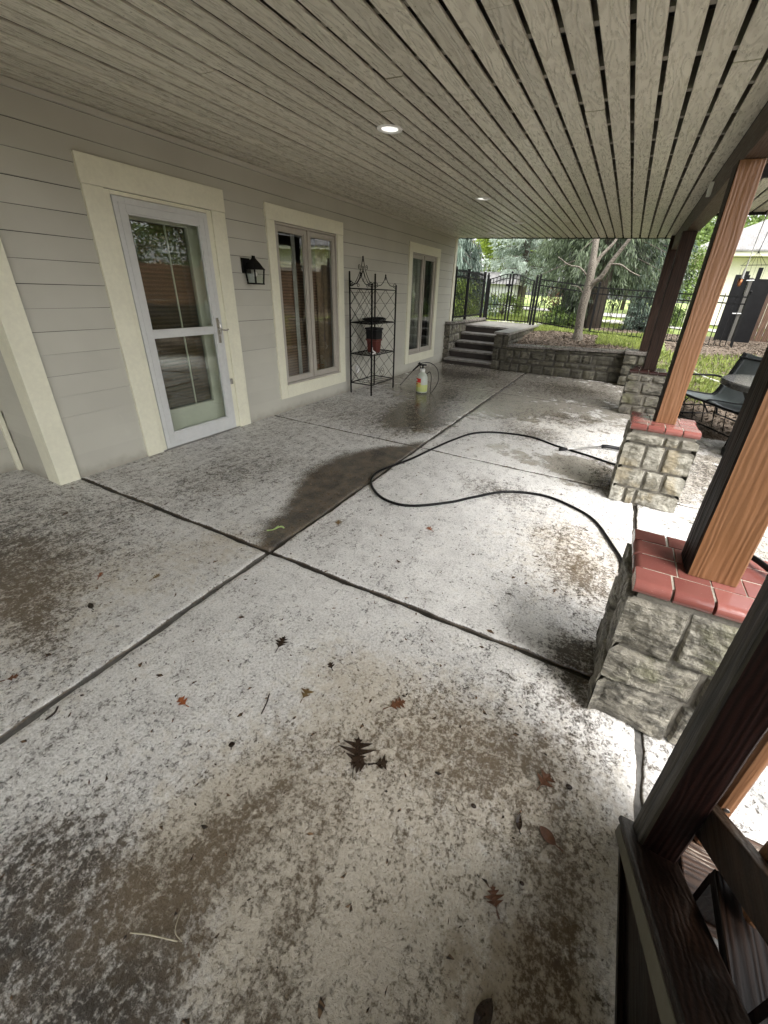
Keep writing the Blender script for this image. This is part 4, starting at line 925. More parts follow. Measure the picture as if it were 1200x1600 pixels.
def crest(A, B, zb, zt, peak):
    """scrolled pediment between two posts"""
    mb = MB(); A = Vector(A); B = Vector(B); u = (B-A).normalized(); L = (B-A).length; Mi = (A+B)/2; Z = Vector((0, 0, 1))
    for sg in (-1, 1):
        P = lambda f, z: Mi+u*sg*f*L/2+Z*z
        mb.tube(smooth_path([P(.86, zb+.03), P(.7, zb+.05), P(.42, zb+(peak-zb)*.35), P(.16, zb+(peak-zb)*.66), P(.03, peak)], 6), .0045, 6)
        mb.tube(scroll(P(.86, zb+.065), .035, -math.pi/2, 1.2, u*sg, sgn=1), .004, 6)
        if peak-zb > .3:
            mb.tube(scroll(P(.27, zb+(peak-zb)*.72), .035, -math.pi/2, 1.1, u*sg, sgn=1), .004, 6)
            mb.tube(smooth_path([P(.95, zb+.10), P(.55, zb+.06), P(.25, zb+.13), P(.08, zb+.22), P(.02, zb+.30)], 6), .004, 6)
            mb.tube(scroll(P(.35, zb+.05), .04, math.pi/2, 1.2, u*sg, sgn=-1), .004, 6)
            mb.tube(smooth_path([P(.0, zb+.10), P(.10, zb+.17), P(.0, zb+.24)], 6), .004, 6)
    mb.ball((Mi.x, Mi.y, peak+.012), .012); mb.tube([Mi+Z*(peak-.05), Mi+Z*(peak+.03)], .005, 6); return mb
crest((XA, YA, 0), (XA, YB, 0), 1.487, 1.6, 1.89).build('scroll_crown', M['iron'], t)
crest((XA, YA, 0), (XB, YA, 0), 1.487, 1.6, 1.67).build('scroll_crown', M['iron'], t)
crest((XA, YB, 0), (XB, YB, 0), 1.487, 1.6, 1.67).build('scroll_crown', M['iron'], t)
def pot(x, y, z, w0, w1, h, mat, name, label, cat, lip=.012):
    mb = MB(); n_ = 4; lv = [(w0, 0), (w1, h*.86), (w1+lip, h*.86), (w1+lip, h), (w1, h), (w0*.9, .02)]
    vs = []
    for hw, zz in lv:
        for sx, sy in ((-1, -1), (1, -1), (1, 1), (-1, 1)): vs.append((x+sx*hw, y+sy*hw, z+zz))
    m_ = len(lv); mb.add(vs, [(i*4+k, i*4+(k+1) % 4, (i+1)*4+(k+1) % 4, (i+1)*4+k) for i in range(m_-1) for k in range(4)]+[(3, 2, 1, 0), tuple((m_-1)*4+k for k in range(4))])
    return tag(mb.build(name, mat, None, .006), label, cat)
pot(.29, 5.70, .600, .072, .082, .20, M['plastic_red'], 'plant_pot', 'dark red square plant pot on the third tier of the wire shelf', 'pot')
pot(.29, 5.70, .770, .088, .094, .19, M['plastic_black'], 'plant_pot', 'black square plant pot stacked in the red pot', 'pot')
mb = MB()
for k in range(5): rr_ = .10+.012*k; mb.tube([(.27+rr_*1.0*math.cos(a*.5)+random.uniform(-.003, .003), 5.74+rr_*1.7*math.sin(a*.5), 1.052+.008*k+.006*math.sin(a+k)) for a in range(0, 14)], .009, 6)
o = mb.build('coiled_hose', M['hose'], None, smooth=True); tag(o, 'coil of thin black hose lying on the middle tier of the wire shelf', 'hose')
mb = MB(); mb.tube(smooth_path([(.40, 5.44, 1.48), (.405, 5.43, 1.2), (.40, 5.44, .95), (.41, 5.44, .75), (.405, 5.45, .70)], 6), .007, 6); mb.tube(smooth_path([(.405, 5.45, .70), (.40, 5.47, .66), (.42, 5.52, .62), (.40, 5.46, .61)], 5), .012, 6, mi=1)
o = mb.build('blue_cord', [M['blue'], M['plastic_white']], None, smooth=True); tag(o, 'blue cord with white ends hanging down inside the wire shelf', 'cord')

# pump sprayer
t = thing('pump_sprayer', 'translucent pump sprayer with yellow liquid and red label on wet concrete', 'sprayer', (.98, 6.07, 0))
sx, sy = .98, 6.07
mb = MB(); mb.lathe([(.085, .010), (.0912, .03), (.0914, .06), (.0914, .135)], (sx, sy, 0), 28); mb.build('liquid', M['liquid'], t, smooth=True)
mb = MB(); mb.lathe([(.080, .004), (.089, .012), (.090, .03), (.0905, .20), (.086, .24), (.070, .285), (.045, .315), (.033, .325), (.033, .345), (.0001, .346)], (sx, sy, 0), 28)
# moulded feet
for k in range(4): a = k*math.pi/2+.4; mb.ball((sx+.066*math.cos(a), sy+.066*math.sin(a), .022), .026)
mb.build('tank', M['jug'], t, smooth=True)
mb = MB(); mb.lathe([(.038, .335), (.040, .34), (.040, .372), (.030, .380), (.0001, .381)], (sx, sy, 0), 18); mb.build('cap', M['plastic_white'], t, smooth=False)
mb = MB(); mb.tube([(sx, sy, .38), (sx, sy, .43)], .013, 10); mb.tube([(sx-.05, sy-.03, .437), (sx+.05, sy+.03, .437)], .013, 10); mb.tube(smooth_path([(sx-.04, sy-.025, .43), (sx-.035, sy-.02, .395), (sx, sy, .385)], 5), .008, 8); mb.build('pump_handle', M['plastic_black'], t, smooth=True)
mb = MB(); seg = 10; vs = []
for i in range(seg+1):
    a = math.radians(-150+i*72/seg); 
    for z in (.17, .235): vs.append((sx+.0925*math.cos(a), sy+.0925*math.sin(a), z))
mb.add(vs, [(2*i, 2*i+2, 2*i+3, 2*i+1) for i in range(seg)]); vs = []
for i in range(seg+1):
    a = math.radians(-150+i*72/seg)
    for z in (.10, .165): vs.append((sx+.0925*math.cos(a), sy+.0925*math.sin(a), z))
mb.add(vs, [(2*i, 2*i+2, 2*i+3, 2*i+1) for i in range(seg)], mi=1)
for (z0, z1, a0, a1) in ((.19, .215, -148, -118), (.14, .155, -148, -112)):
    vs = []
    for i in range(6):
        a = math.radians(a0+(a1-a0)*i/5)
        for z in (z0, z1): vs.append((sx+.0932*math.cos(a), sy+.0932*math.sin(a), z))
    mb.add(vs, [(2*i, 2*i+2, 2*i+3, 2*i+1) for i in range(5)], mi=2 if z0 > .18 else 0)
o = mb.build('label_sticker', [M['label_red'], M['label_yellow'], M['label_ink']], t)
mb = MB(); mb.tube(smooth_path([(sx+.06, sy+.03, .30), (sx+.10, sy+.06, .33), (sx+.13, sy+.06, .26), (sx+.135, sy+.05, .10), (sx+.14, sy+.04, .012), (sx+.17, sy+.06, .03), (sx+.24, sy+.10, .20), (sx+.22, sy+.08, .38), (sx+.12, sy+.03, .475), (sx, sy-.02, .47), (sx-.07, sy-.01, .43)], 8), .0065, 8); mb.build('supply_tube', M['hose'], t, smooth=True)
mb = MB(); mb.tube([(sx-.05, sy-.005, .445), (sx-.20, sy+.07, .32)], .014, 8); mb.tube(smooth_path([(sx-.07, sy, .425), (sx-.05, sy-.01, .47), (sx-.10, sy+.03, .44)], 4), .008, 6); mb.tube([(sx-.20, sy+.07, .32), (.485, 6.275, .02)], .0048, 8); mb.ball((.485, 6.275, .02), .010); mb.build('spray_wand', M['plastic_black'], t, smooth=True)

# pressure hose
HP = [(5.6, 1.55, .012), (5.1, 2.3, .05), (4.83, 2.62, .30), (4.55, 2.2, .60), (4.37, 1.66, .69), (4.31, 1.9, .64)]
mb = MB()
hp = [(4.045, 2.35), (4.04, 2.55), (3.97, 2.74), (3.85, 3.01), (3.7, 3.15), (3.43, 3.25), (3.13, 3.15), (2.92, 2.9), (2.78, 2.71), (2.54, 2.5), (2.32, 2.49), (2.13, 2.62), (2.02, 2.8), (2.02, 3.0), (2.12, 3.34), (2.2, 3.78), (2.27, 4.11), (2.4, 4.5), (2.65, 4.7), (3.02, 4.76), (3.34, 4.61), (3.68, 4.49), (3.97, 4.37), (4.3, 4.35)]
full = [(4.72, .45, .012), (4.66, .95, .012), (4.56, 1.2, .03), (4.475, 1.42, .20), (4.45, 1.50, .55), (4.40, 1.58, .675), (4.36, 1.62, .695), (4.31, 1.70, .694), (4.24, 1.775, .665), (4.17, 1.84, .40), (4.12, 1.95, .06), (4.07, 2.15, .014)]
mb.tube(smooth_path([Vector(p) for p in full]+[Vector((x, y, .013)) for x, y in hp], 8), .0108, 10)
o = mb.build('pressure_hose', M['hose'], None, smooth=True); tag(o, 'long black pressure washer hose looping across the patio', 'hose')
t = thing('spray_lance', 'pressure washer lance with steel tube and black grip lying on the wet patio', 'lance', (3.6, 4.65, .03))
mb = MB(); mb.tube([(3.40, 4.50, .022), (3.50, 4.58, .024), (3.80, 4.84, .034)], .0085, 10); mb.build('tube', M['steel'], t, smooth=True)
mb = MB(); mb.tube([(3.38, 4.485, .021), (3.45, 4.54, .022)], .016, 10); mb.build('coupling', M['plastic_black'], t, smooth=True)
mb = MB(); mb.tube([(3.79, 4.83, .034), (3.84, 4.86, .036), (3.98, 4.86, .036)], .02, 10); mb.tube(smooth_path([(3.97, 4.86, .036), (4.03, 4.83, .03), (4.05, 4.75, .022)], 4), .016, 10); mb.build('grip', M['plastic_black'], t, smooth=True)

# ---- leaves, twigs
def oak_outline(L, lobes=3, w=.42, rs=random):
    """pin-oak style leaf outline in xy, stem at -y"""
    left = [(0.0, 0.0)]
    for k in range(lobes):
        sp_ = .62/lobes; t0 = .16+sp_*k; ww = w*(.8+.35*math.sin(math.pi*(k+.6)/lobes))*rs.uniform(.7, 1.15)
        left += [(.04, t0), (.07, t0+sp_*.18), (ww*.38, t0+sp_*.50), (ww*.72, t0+sp_*.85), (ww, t0+sp_*1.25), (ww*.72, t0+sp_*1.02), (ww*.55, t0+sp_*1.12), (ww*.35, t0+sp_*.85), (.07, t0+sp_*.92)]
    left += [(.09, .86), (.16, .95), (.06, .93), (.0, 1.06)]
    js = rs.uniform(.75, 1.1); jt = rs.uniform(-.06, .06)
    pts = left+[(-x*js, y+jt*math.sin(y*3)) for x, y in left[-2:0:-1]]
    return [(x*L, y*L) for x, y in pts]
def leaf(x, y, L, rot, mat, label, lobes=3, w=.42, curl=.25, oval=False, z=.003, name='fallen_leaf', cat='leaf'):
    if oval: pts = [(w*L*math.sin(math.pi*i/9)**.8, L*i/9) for i in range(10)]+[(-w*L*math.sin(math.pi*i/9)**.8, L*i/9) for i in range(8, 0, -1)]
    else: pts = oak_outline(L, lobes, w, random.Random(int(x*997+y*331)))
    mb = MB(); n = len(pts); half = n//2; vs = []; rs = random.Random(int(x*1000+y*77)); cr, sr = math.cos(rot), math.sin(rot)
    def put(px, py, dz=0):
        zz = z+.0015+curl*(abs(px)**1.3)*.9+curl*.35*((py-L/2)**2)/L*1.5+dz+.0015*rs.random()
        q = py-L*.45; return (x+px*cr-q*sr, y+px*sr+q*cr, zz)
    mid = [put(0, pts[i][1] if i <= half else pts[n-i][1]) for i in range(half+1)]
    out = [put(*p) for p in pts]
    b0 = len(mb.v); vs = out+mid; fs = []
    for i in range(half):
        fs.append((i, i+1, n+i+1, n+i))
    for i in range(half):
        a = (n-i) % n; b = n-i-1; fs.append((a, n+i, n+i+1, b))
    fs = [tuple(dict.fromkeys(f)) for f in fs]; fs = [f for f in fs if len(f) > 2]
    mb.add(vs, fs)
    st = [put(0, 0), put(.01*L, -.18*L), put(.04*L, -.34*L)]; mb.tube(st, .0009+.004*L*.2, 5)
    o = mb.build(name, mat); s_ = o.modifiers.new('thick', 'SOLIDIFY'); s_.thickness = .0012; s_.offset = 1
    return tag(o, label, cat, 'leaves fallen on the patio')
LV_ = [((3.195,.745),.105,.4,'oak','large wet black oak leaf flat on the concrete, biggest of the leaves',3,.52),
 ((3.225,.725),.075,2.0,'oak','black oak leaf lying over the largest wet black leaf',3,.5),
 ((3.285,.76),.06,-.9,'oak','small dark leaf just right of the largest wet black leaf',2,.5),
 ((2.61,1.0),.085,.3,'oak','lone black curled leaf on bright concrete left of centre',3,.42),
 ((2.48,.59),.06,1.4,'oak_orange','small rust orange leaf left of the dry twig',2,.5),
 ((3.23,.985),.085,-.7,'oak_brown','brown curled oak leaf with raised tip above the largest black leaf',3,.4),
 ((2.88,.845),.06,.2,'oak_tan','small yellow tan star shaped leaf on the concrete',2,.55),
 ((2.89,1.01),.045,.9,'oak','tiny dark leaf above the yellow tan leaf',2,.4),
 ((3.82,.98),.075,-.4,'oak_brown','brown three pointed leaf near the stone pier base',2,.6),
 ((2.21,2.02),.07,.6,'oak_tan','grey tan leaf beside the dark wet stain',3,.45),
 ((2.81,2.28),.06,1.0,'oak_orange','small orange leaf inside the hose loop',2,.4),
 ((1.68,1.02),.06,.2,'oak_tan','faded grey brown leaf left of the joint crossing',3,.45),
 ((1.41,.88),.06,.8,'oak_orange','ochre curled leaf on the stained left slab',2,.3),
 ((1.78,.33),.05,-.5,'oak_brown','small brown leaf at the left edge of the photo',2,.4),
 ((3.75,.60),.06,.5,'oak_brown','brown broken leaf on speckled concrete at lower right',3,.5)]
for (p, L, rt, mt, lb, lo, w_) in LV_: leaf(p[0], p[1], L*(.85 if L < .1 else 1), rt, M[mt], lb, lo, w_)
leaf(3.86, .82, .062, 1.1, M['oak_brown'], 'smooth oval reddish brown leaf with pale stem', w=.28, oval=True, curl=.4)
leaf(3.77, .81, .05, .2, M['oak'], 'narrow dark folded leaf left of the reddish oval leaf', w=.2, oval=True, curl=1.6)
leaf(1.62, .72, .055, 1.3, M['oak'], 'dark oval leaf beside the long joint on the left', w=.22, oval=True)
leaf(3.78, .385, .075, -.3, M['oak'], 'dark pointed leaf at the bottom edge of the photo', w=.25, oval=True)
leaf(2.78, .56, .022, .7, M['oak'], 'tiny round black leaf bit on the bright slab', w=.5, oval=True)
for (x, y, L, rt) in ((1.89, 1.70, .07, .4), (1.925, 1.735, .05, 1.4)):
    pass
mb = MB(); mb.tube(smooth_path([(1.86, 1.69, .006), (1.895, 1.715, .012), (1.92, 1.76, .02), (1.945, 1.765, .012)], 4), [.004]*8+[.006]*4+[.003], 6); mb.tube([(1.895, 1.715, .012), (1.90, 1.76, .018)], .004, 5)
o = mb.build('green_seed', M['leaf_green'], None, smooth=True); tag(o, 'pale green winged seed on the muddy wet corner', 'seed')
for pts, mt, nm, lb, r_ in (([(2.75, .78, .004), (2.77, .745, .006), (2.785, .70, .004)], 'oak', 'twig', 'short straight dark twig on the bright slab', .0025),
    ([(3.0, .20, .006), (3.03, .155, .016), (3.06, .15, .006)], 'straw', 'twig', 'pale thin stem upper of two on the dark stain', .0012), ([(2.93, .10, .008), (2.98, .12, .012), (3.05, .145, .008)], 'straw', 'twig', 'pale curved straw lying across the dark stain', .0018),
    ([(2.08, .35, .004), (2.10, .33, .006), (2.10, .30, .004)], 'oak', 'twig', 'small forked dark twig beside the long joint', .004)):
    mb = MB(); mb.tube(smooth_path(pts, 5), r_, 6); o = mb.build(nm, M[mt], None, smooth=True); tag(o, lb, 'twig', 'twigs on the patio')
for (x, y, s_, lb) in ((3.90, 1.0, .016, 'black round seed next to the brown three pointed leaf'), (3.625, .79, .013, 'small black seed with a white glint at lower right'), (3.81, .67, .010, 'black seed below the dark folded leaf')):
    mb = MB(); mb.ball((x, y, s_*.5), s_*.5); mb.v = [(x+(p[0]-x)*1.5, p[1], p[2]) for p in mb.v]; o = mb.build('seed', M['oak'], None, smooth=True); tag(o, lb, 'seed', 'seeds on the patio')
# fine litter, uncountable
n = 3600; px = rng.uniform(-.4, 3.93, n); py = rng.uniform(-.4, 6.5, n)**1.0; ok = ~((px < .05) & (py > 1.3)); px, py = px[ok], py[ok]; n = len(px)
L = rng.gamma(1.6, .0030, n)+.0015; Wd = L*rng.uniform(.15, .6, n); th = rng.uniform(0, 6.28, n); bend = rng.uniform(-.5, .5, n)
V = np.zeros((n, 6, 3)); 
for k, (a, b) in enumerate(((-1, 0), (-.1, 1), (1, .2), (.9, -.3), (-.2, -1), (0, .1))):
    lx = a*L; ly = b*Wd+bend*L*(1-a*a)*.8; V[:, k, 0] = px+lx*np.cos(th)-ly*np.sin(th); V[:, k, 1] = py+lx*np.sin(th)+ly*np.cos(th); V[:, k, 2] = .0035+(.003 if k == 5 else 0)+.0015*rng.random(n)
F = []
for a, b in ((0, 1), (1, 2), (2, 3), (3, 4), (4, 0)): F.append(np.stack([np.arange(n)*6+b, np.arange(n)*6+a, np.arange(n)*6+5], -1))
deb = big_mesh('leaf_litter', V.reshape(-1, 3), np.concatenate(F), M['debris'], rnd=np.tile(rng.random(n), 5), kind='stuff')
tag(deb, 'fine dark bits of leaf litter scattered over the concrete', 'litter')

# ================================================================== RIGHT SIDE: furniture
t = thing('patio_table', 'round speckled stone table on a black drum base', 'table', (5.42, 5.45, 0))
mb = MB(); mb.lathe([(.36, 0.0), (.37, .02), (.37, .05), (.345, .06), (.345, .62), (.40, .72), (.0001, .73)], (5.38, 5.45, 0), 36)
mb.build('drum_base', M['iron'], t, smooth=False)
mb = MB(); mb.lathe([(.0001, .73), (.60, .73), (.625, .745), (.625, .785), (.61, .80), (.0001, .801)], (5.42, 5.62, 0), 48); M['granite'] = simple('wet_granite', (.035, .035, .034), .14, .7, .3, 45); mb.build('table_top', M['granite'], t)
def sling_chair(loc, rz, label, W=1.15, seats=2):
    t = thing('patio_glider' if seats > 1 else 'patio_chair', label, 'chair', loc)
    cr, sr = math.cos(rz), math.sin(rz); G = lambda x, y, z: (loc[0]+x*cr-y*sr, loc[1]+x*sr+y*cr, loc[2]+z)   # local +x = back direction
    prof = [(-.30, .40), (-.26, .425), (-.1, .41), (.12, .385), (.22, .40), (.28, .50), (.36, .72), (.42, .90), (.44, .96)]
    P = smooth_path([Vector((a, 0, b)) for a, b in prof], 5)
    for s_ in range(seats):
        y0 = -W/2+W/seats*s_+.02; y1 = y0+W/seats-.04; mb = MB(); n_ = 8; vs = []
        for p in P:
            for j in range(n_+1): f = j/n_; sag = .02*math.sin(math.pi*f); vs.append(G(p.x+sag*.4, y0+(y1-y0)*f, p.z-sag))
        mb.add(vs, [(i*(n_+1)+j, (i+1)*(n_+1)+j, (i+1)*(n_+1)+j+1, i*(n_+1)+j+1) for i in range(len(P)-1) for j in range(n_)]); o = mb.build('sling', M['sling'], t, smooth=True); q = o.modifiers.new('t', 'SOLIDIFY'); q.thickness = .006
    for y in [-W/2+W/seats*k for k in range(seats+1)]:
        mb = MB(); mb.tube([G(p.x, y, p.z) for p in P], .014, 8); mb.build('side_rail', M['iron'], t, smooth=True)
    for sg in (-1, 1):
        y = sg*(W/2+.02); mb = MB()
        mb.tube([G(*q) for q in smooth_path([Vector((-.34, y, .01)), Vector((-.30, y, .30)), Vector((-.30, y, .60)), Vector((-.05, y, .64)), Vector((.30, y, .60)), Vector((.34, y, .3)), Vector((.42, y, .01))], 6)], .014, 8)
        mb.tube([G(-.33, y, .10), G(.37, y, .10)], .012, 6); mb.tube([G(-.25, y, .12), G(-.05, y, .38)], .009, 6); mb.tube([G(.25, y, .12), G(.05, y, .38)], .009, 6); mb.tube([G(-.25, y, .22), G(.30, y, .22)], .009, 6); mb.build('arm_frame', M['iron'], t, smooth=True)
    mb = MB(); mb.tube([G(-.30, -W/2, .40), G(-.30, W/2, .40)], .014, 8); mb.tube([G(.40, -W/2, .90), G(.40, W/2, .90)], .014, 8); mb.tube([G(-.30, -W/2, .12), G(-.30, W/2, .12)], .010, 8); mb.tube([G(.33, -W/2, .12), G(.33, W/2, .12)], .010, 8)
    for k in range(7): y = -W/2+W*k/6; mb.tube([G(-.26, y, .13), G(-.26, y+.06, .38)], .006, 5)
    mb.build('cross_frame', M['iron'], t, smooth=True); return t
sling_chair((5.12, 6.45, 0), R(28), 'grey green sling glider bench with black frame beyond the second pier')
sling_chair((6.15, 7.6, .05), R(100), 'grey sling chair behind the round stone table', .55, 1)
mb = MB(); mb.tube(smooth_path([(a, b, float(T(a, b)+bumps(a, b))+.03) for a, b in ((4.9, 9.3), (5.1, 8.9), (5.45, 8.6), (5.9, 8.5))], 6), .012, 8); o = mb.build('garden_hose', M['plastic_white'], None, smooth=True); tag(o, 'pale garden hose lying on the grass behind the glider', 'hose')

# ================================================================== BACKGROUND structures
M['fence_brown'] = m_wood('brown_fence_boards', (.075, .04, .024), (.14, .078, .046), 'z', .6, None, .4, .35)
t = thing('privacy_fence', 'brown vertical board fence with pale top rail at the right edge', 'fence', (7.6, 13.6, .45))
mb = MB(); x = 6.50
while x < 17: y = 13.95-(x-6.5)*.08; mb.box(x, x+.135, y, y+.025, .38, 1.93, random.random()); x += .14
mb.build('fence_boards', M['fence_brown'], t, .006)
mb = MB(); mb.bar((6.46, 13.93, 1.97), (17, 13.11, 1.97), .07, .12); mb.bar((6.46, 13.92, .40), (17, 13.10, .40), .05, .10); mb.build('rail', M['sash'], t, .005)
M['fence_h'] = m_wood('horizontal_fence_boards', (.22, .11, .06), (.36, .20, .12), 'y', .6, None, .3, .5)
t = thing('privacy_fence', 'brown horizontal board fence beyond the open side, seen reflected in the panes', 'fence', (9.6, 5, 0))
for yb0 in np.arange(-5, 13.6, 2.4):
    mb = MB(); yb1 = min(yb0+2.4, 13.6)
    for k in range(12): mb.box(9.6, 9.63, yb0+.01, yb1-.01, .1+.145*k, .1+.145*k+.13, random.random())
    mb.box(9.64, 9.72, yb0-.05, yb0+.05, -.1, 1.95); mb.build('fence_boards', M['fence_h'], t)
t = thing('metal_screen_gate', 'tall black metal gate panels with dark grey post and white latch', 'gate', (6.1, 13.6, .42))
mb = MB(); mb.box(5.85, 6.14, 13.55, 13.60, .42, 2.20); mb.box(6.02, 6.10, 13.53, 13.549, 2.2, 2.28); mb.build('gate_panel', M['iron'], t, .004)
mb = MB(); mb.box(6.22, 6.60, 13.50, 13.55, .55, 2.12); mb.box(6.25, 6.34, 13.52, 13.56, 2.12, 2.36); mb.box(6.52, 6.60, 13.52, 13.56, 1.3, 2.13); mb.build('gate_panel', M['iron'], t, .004)
mb = MB(); mb.box(6.145, 6.215, 13.50, 13.58, .38, 2.14); mb.build('post', simple('grey_metal', (.075, .07, .06), .5), t, .004)
mb = MB(); mb.bar((6.04, 13.48, 1.34), (6.22, 13.48, 1.345), .03, .02); mb.build('latch', M['plastic_white'], t); mb = MB(); mb.bar((6.08, 13.5, 2.08), (6.24, 13.5, 2.09), .02); mb.build('latch', M['plastic_white'], t)
# neighbour's house
M['stucco'] = simple('cream_stucco', (.72, .70, .58), .85, .06); M['shingle'] = None
def m_shingle():
    q = NT('grey_shingles'); b = q.n('TexBrick'); b.inputs['Scale'].default_value = 3; b.inputs['Mortar Size'].default_value = .012; b.inputs['Color1'].default_value = (.17, .165, .16, 1); b.inputs['Color2'].default_value = (.24, .235, .23, 1); b.inputs['Mortar'].default_value = (.06, .06, .06, 1)
    b.inputs['Row Height'].default_value = .5
    q.l(q.coord(), b.inputs['Vector']); q.col(b.outputs[0]); q.rough(.9); return q.mat
M['shingle'] = m_shingle()
t = thing('neighbour_house', 'cream neighbouring house with grey shingle roof behind the posts', 'house', (11, 24, .5))
ang = R(-6)
def RT(x, y, z): return (5.9+x*math.cos(ang)-y*math.sin(ang), 22+x*math.sin(ang)+y*math.cos(ang), z)
mb = MB(); vs = [RT(*p) for p in ((0,0,.1),(13,0,.1),(13,8,.1),(0,8,.1),(0,0,3.2),(13,0,3.2),(13,8,3.2),(0,8,3.2))]; mb.add(vs, [(0,3,2,1),(4,5,6,7),(0,1,5,4),(1,2,6,5),(2,3,7,6),(3,0,4,7)]); mb.build('wall', M['stucco'], t)
mb = MB(); vs = [RT(*p) for p in ((-.5,-.55,3.22),(13.5,-.55,3.22),(13.5,8.5,3.22),(-.5,8.5,3.22),(4,4,5.9),(9.5,4,5.9),(-.5,-.55,3.38),(13.5,-.55,3.38),(13.5,8.5,3.38),(-.5,8.5,3.38))]
mb.add(vs, [(0,3,2,1),(0,1,7,6),(1,2,8,7),(2,3,9,8),(3,0,6,9)]); mb.build('gutter', M['trim'], t)
mb = MB(); vs = [RT(*p) for p in ((-.55,-.6,3.36),(13.55,-.6,3.36),(13.55,8.55,3.36),(-.55,8.55,3.36),(4,4,5.9),(9.5,4,5.9),(-.55,-.6,3.42),(13.55,-.6,3.42),(13.55,8.55,3.42),(-.55,8.55,3.42))]
mb.add(vs, [(3,2,1,0),(6,7,5,4),(7,8,5),(8,9,4,5),(9,6,4),(0,1,7,6),(1,2,8,7),(2,3,9,8),(3,0,6,9)]); mb.build('roof', M['shingle'], t)
mb = MB(); mb.bar(RT(.12, -.06, .1), RT(.12, -.06, 3.2), .09); mb.build('downpipe', M['trim'], t)
for x0 in (3.2, 7.5):
    mb = MB(); mb.add([RT(*p) for p in ((x0,-.03,1.3),(x0+1.2,-.03,1.3),(x0+1.2,-.03,2.5),(x0,-.03,2.5),(x0,.0,1.3),(x0+1.2,.0,1.3),(x0+1.2,.0,2.5),(x0,.0,2.5))], [(0,1,2,3),(0,4,5,1),(1,5,6,2),(2,6,7,3),(3,7,4,0)]); mb.build('window', M['sash'], t)
    mb = MB(); mb.add([RT(*p) for p in ((x0+.08,-.035,1.38),(x0+1.12,-.035,1.38),(x0+1.12,-.035,2.42),(x0+.08,-.035,2.42))], [(0,1,2,3)]); mb.build('pane', M['iron'], t)
t = thing('garden_shed', 'white painted shed seen through the iron gate', 'shed', (-1.8, 19.6, .7))
mb = MB()
for k in range(8): mb.box(-2.9, -.95, 19.0, 21, .6+.16*k, .6+.16*(k+1)-.004)
mb.box(-2.88, -.97, 19.012, 20.99, .6, 1.88); mb.build('wall', M['door_white'], t)
mb = MB(); mb.add([(-3.05, 18.8, 1.86), (-.8, 18.8, 1.86), (-.8, 21.2, 1.86), (-3.05, 21.2, 1.86), (-3.05, 20, 2.35), (-.8, 20, 2.35)], [(0,1,5,4),(2,3,4,5),(0,4,3),(1,2,5),(0,3,2,1)]); mb.build('roof', M['shingle'], t)

# hanging things under the landing
t = thing('hanging_feeder', 'thin hanging rod with small copper feeder in front of the neighbour house', 'feeder', (4.88, 7.0, 1.9))
mb = MB(); mb.tube([(4.90, 7.0, 2.55), (4.885, 7.0, 1.93)], .006, 6); mb.build('rod', M['steel'], t)
mb = MB(); mb.lathe([(.004, .12), (.012, .10), (.016, .02), (.024, 0)], (4.882, 7.0, 1.83), 12); mb.build('cone', M['plastic_white'], t, smooth=True)
mb = MB(); mb.lathe([(.02, .09), (.026, .07), (.022, .02), (.010, 0)], (4.875, 7.0, 1.745), 12); mb.build('cup', simple('copper', (.55, .24, .12), .3, .1, 0, 30, 1), t, smooth=True)
t = thing('wire_hanger', 'fan of thin hanging wires on a crossbar beside the copper feeder', 'hanger', (4.97, 7.0, 2.1))
mb = MB(); mb.tube([(4.99, 7.0, 2.55), (4.955, 7.0, 2.13)], .0035, 5); mb.ball((4.955, 7.0, 2.13), .008)
for k in range(6): x = 4.84+.24*k/5; mb.tube([(4.955, 7.0, 2.13), (x, 7.0, 1.985)], .0018, 4); mb.tube([(x, 7.0, 1.985), (x+.0, 7.0, 1.80)], .0012, 4)
mb.build('wires', M['iron'], t)
mb = MB(); mb.tube([(4.82, 7.0, 1.98), (5.10, 7.0, 1.99)], .004, 6); mb.build('crossbar', M['iron'], t)

# ================================================================== TREES
M['bark_pale'] = m_wood('pale_bark', (.09, .078, .062), (.21, .185, .15), 'x', .85, None, .8)
M['bark_dark'] = m_wood('dark_bark', (.045, .035, .028), (.12, .10, .08), 'z', .9, None, .9)
M['spruce'] = m_foliage('spruce_needles', (.007, .013, .006), (.12, .16, .085), .35)
M['blue_spruce'] = m_foliage('blue_spruce_needles', (.018, .036, .026), (.22, .29, .235), .4)
M['pale_pine'] = m_foliage('pale_pine_needles', (.09, .13, .09), (.50, .57, .50), .5)
M['maple'] = m_foliage('bright_maple_leaves', (.05, .095, .01), (.42, .52, .09), .5)
M['green'] = m_foliage('green_leaves', (.015, .035, .008), (.20, .29, .07), .4)
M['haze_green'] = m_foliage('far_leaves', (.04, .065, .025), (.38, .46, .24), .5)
M['shrub'] = m_foliage('shrub_leaves', (.05, .085, .015), (.30, .40, .08), .4)
M['rust'] = m_foliage('rust_leaves', (.16, .07, .035), (.36, .20, .12), .4)
def cards(P, D, L, Wd, rs):
    """narrow leaf quads: base point P, direction D, length L, width Wd"""
    n = len(P); r = rs.normal(size=(n, 3)); S = np.cross(D, r); S /= np.linalg.norm(S, axis=1)[:, None]+1e-9; L = L[:, None]; Wd = Wd[:, None]
    nn = np.cross(D, S)
    V = np.stack([P-S*Wd*.35, P+S*Wd*.35, P+D*L*.55+S*Wd*.6+nn*L*.05, P+D*L*.55-S*Wd*.6+nn*L*.05, P+D*L+S*Wd*.06, P+D*L-S*Wd*.06], 1).reshape(-1, 3)
    b = np.arange(n)[:, None]*6; F = np.concatenate([b+np.array([0, 1, 2, 3]), b+np.array([3, 2, 4, 5])]); return V, F
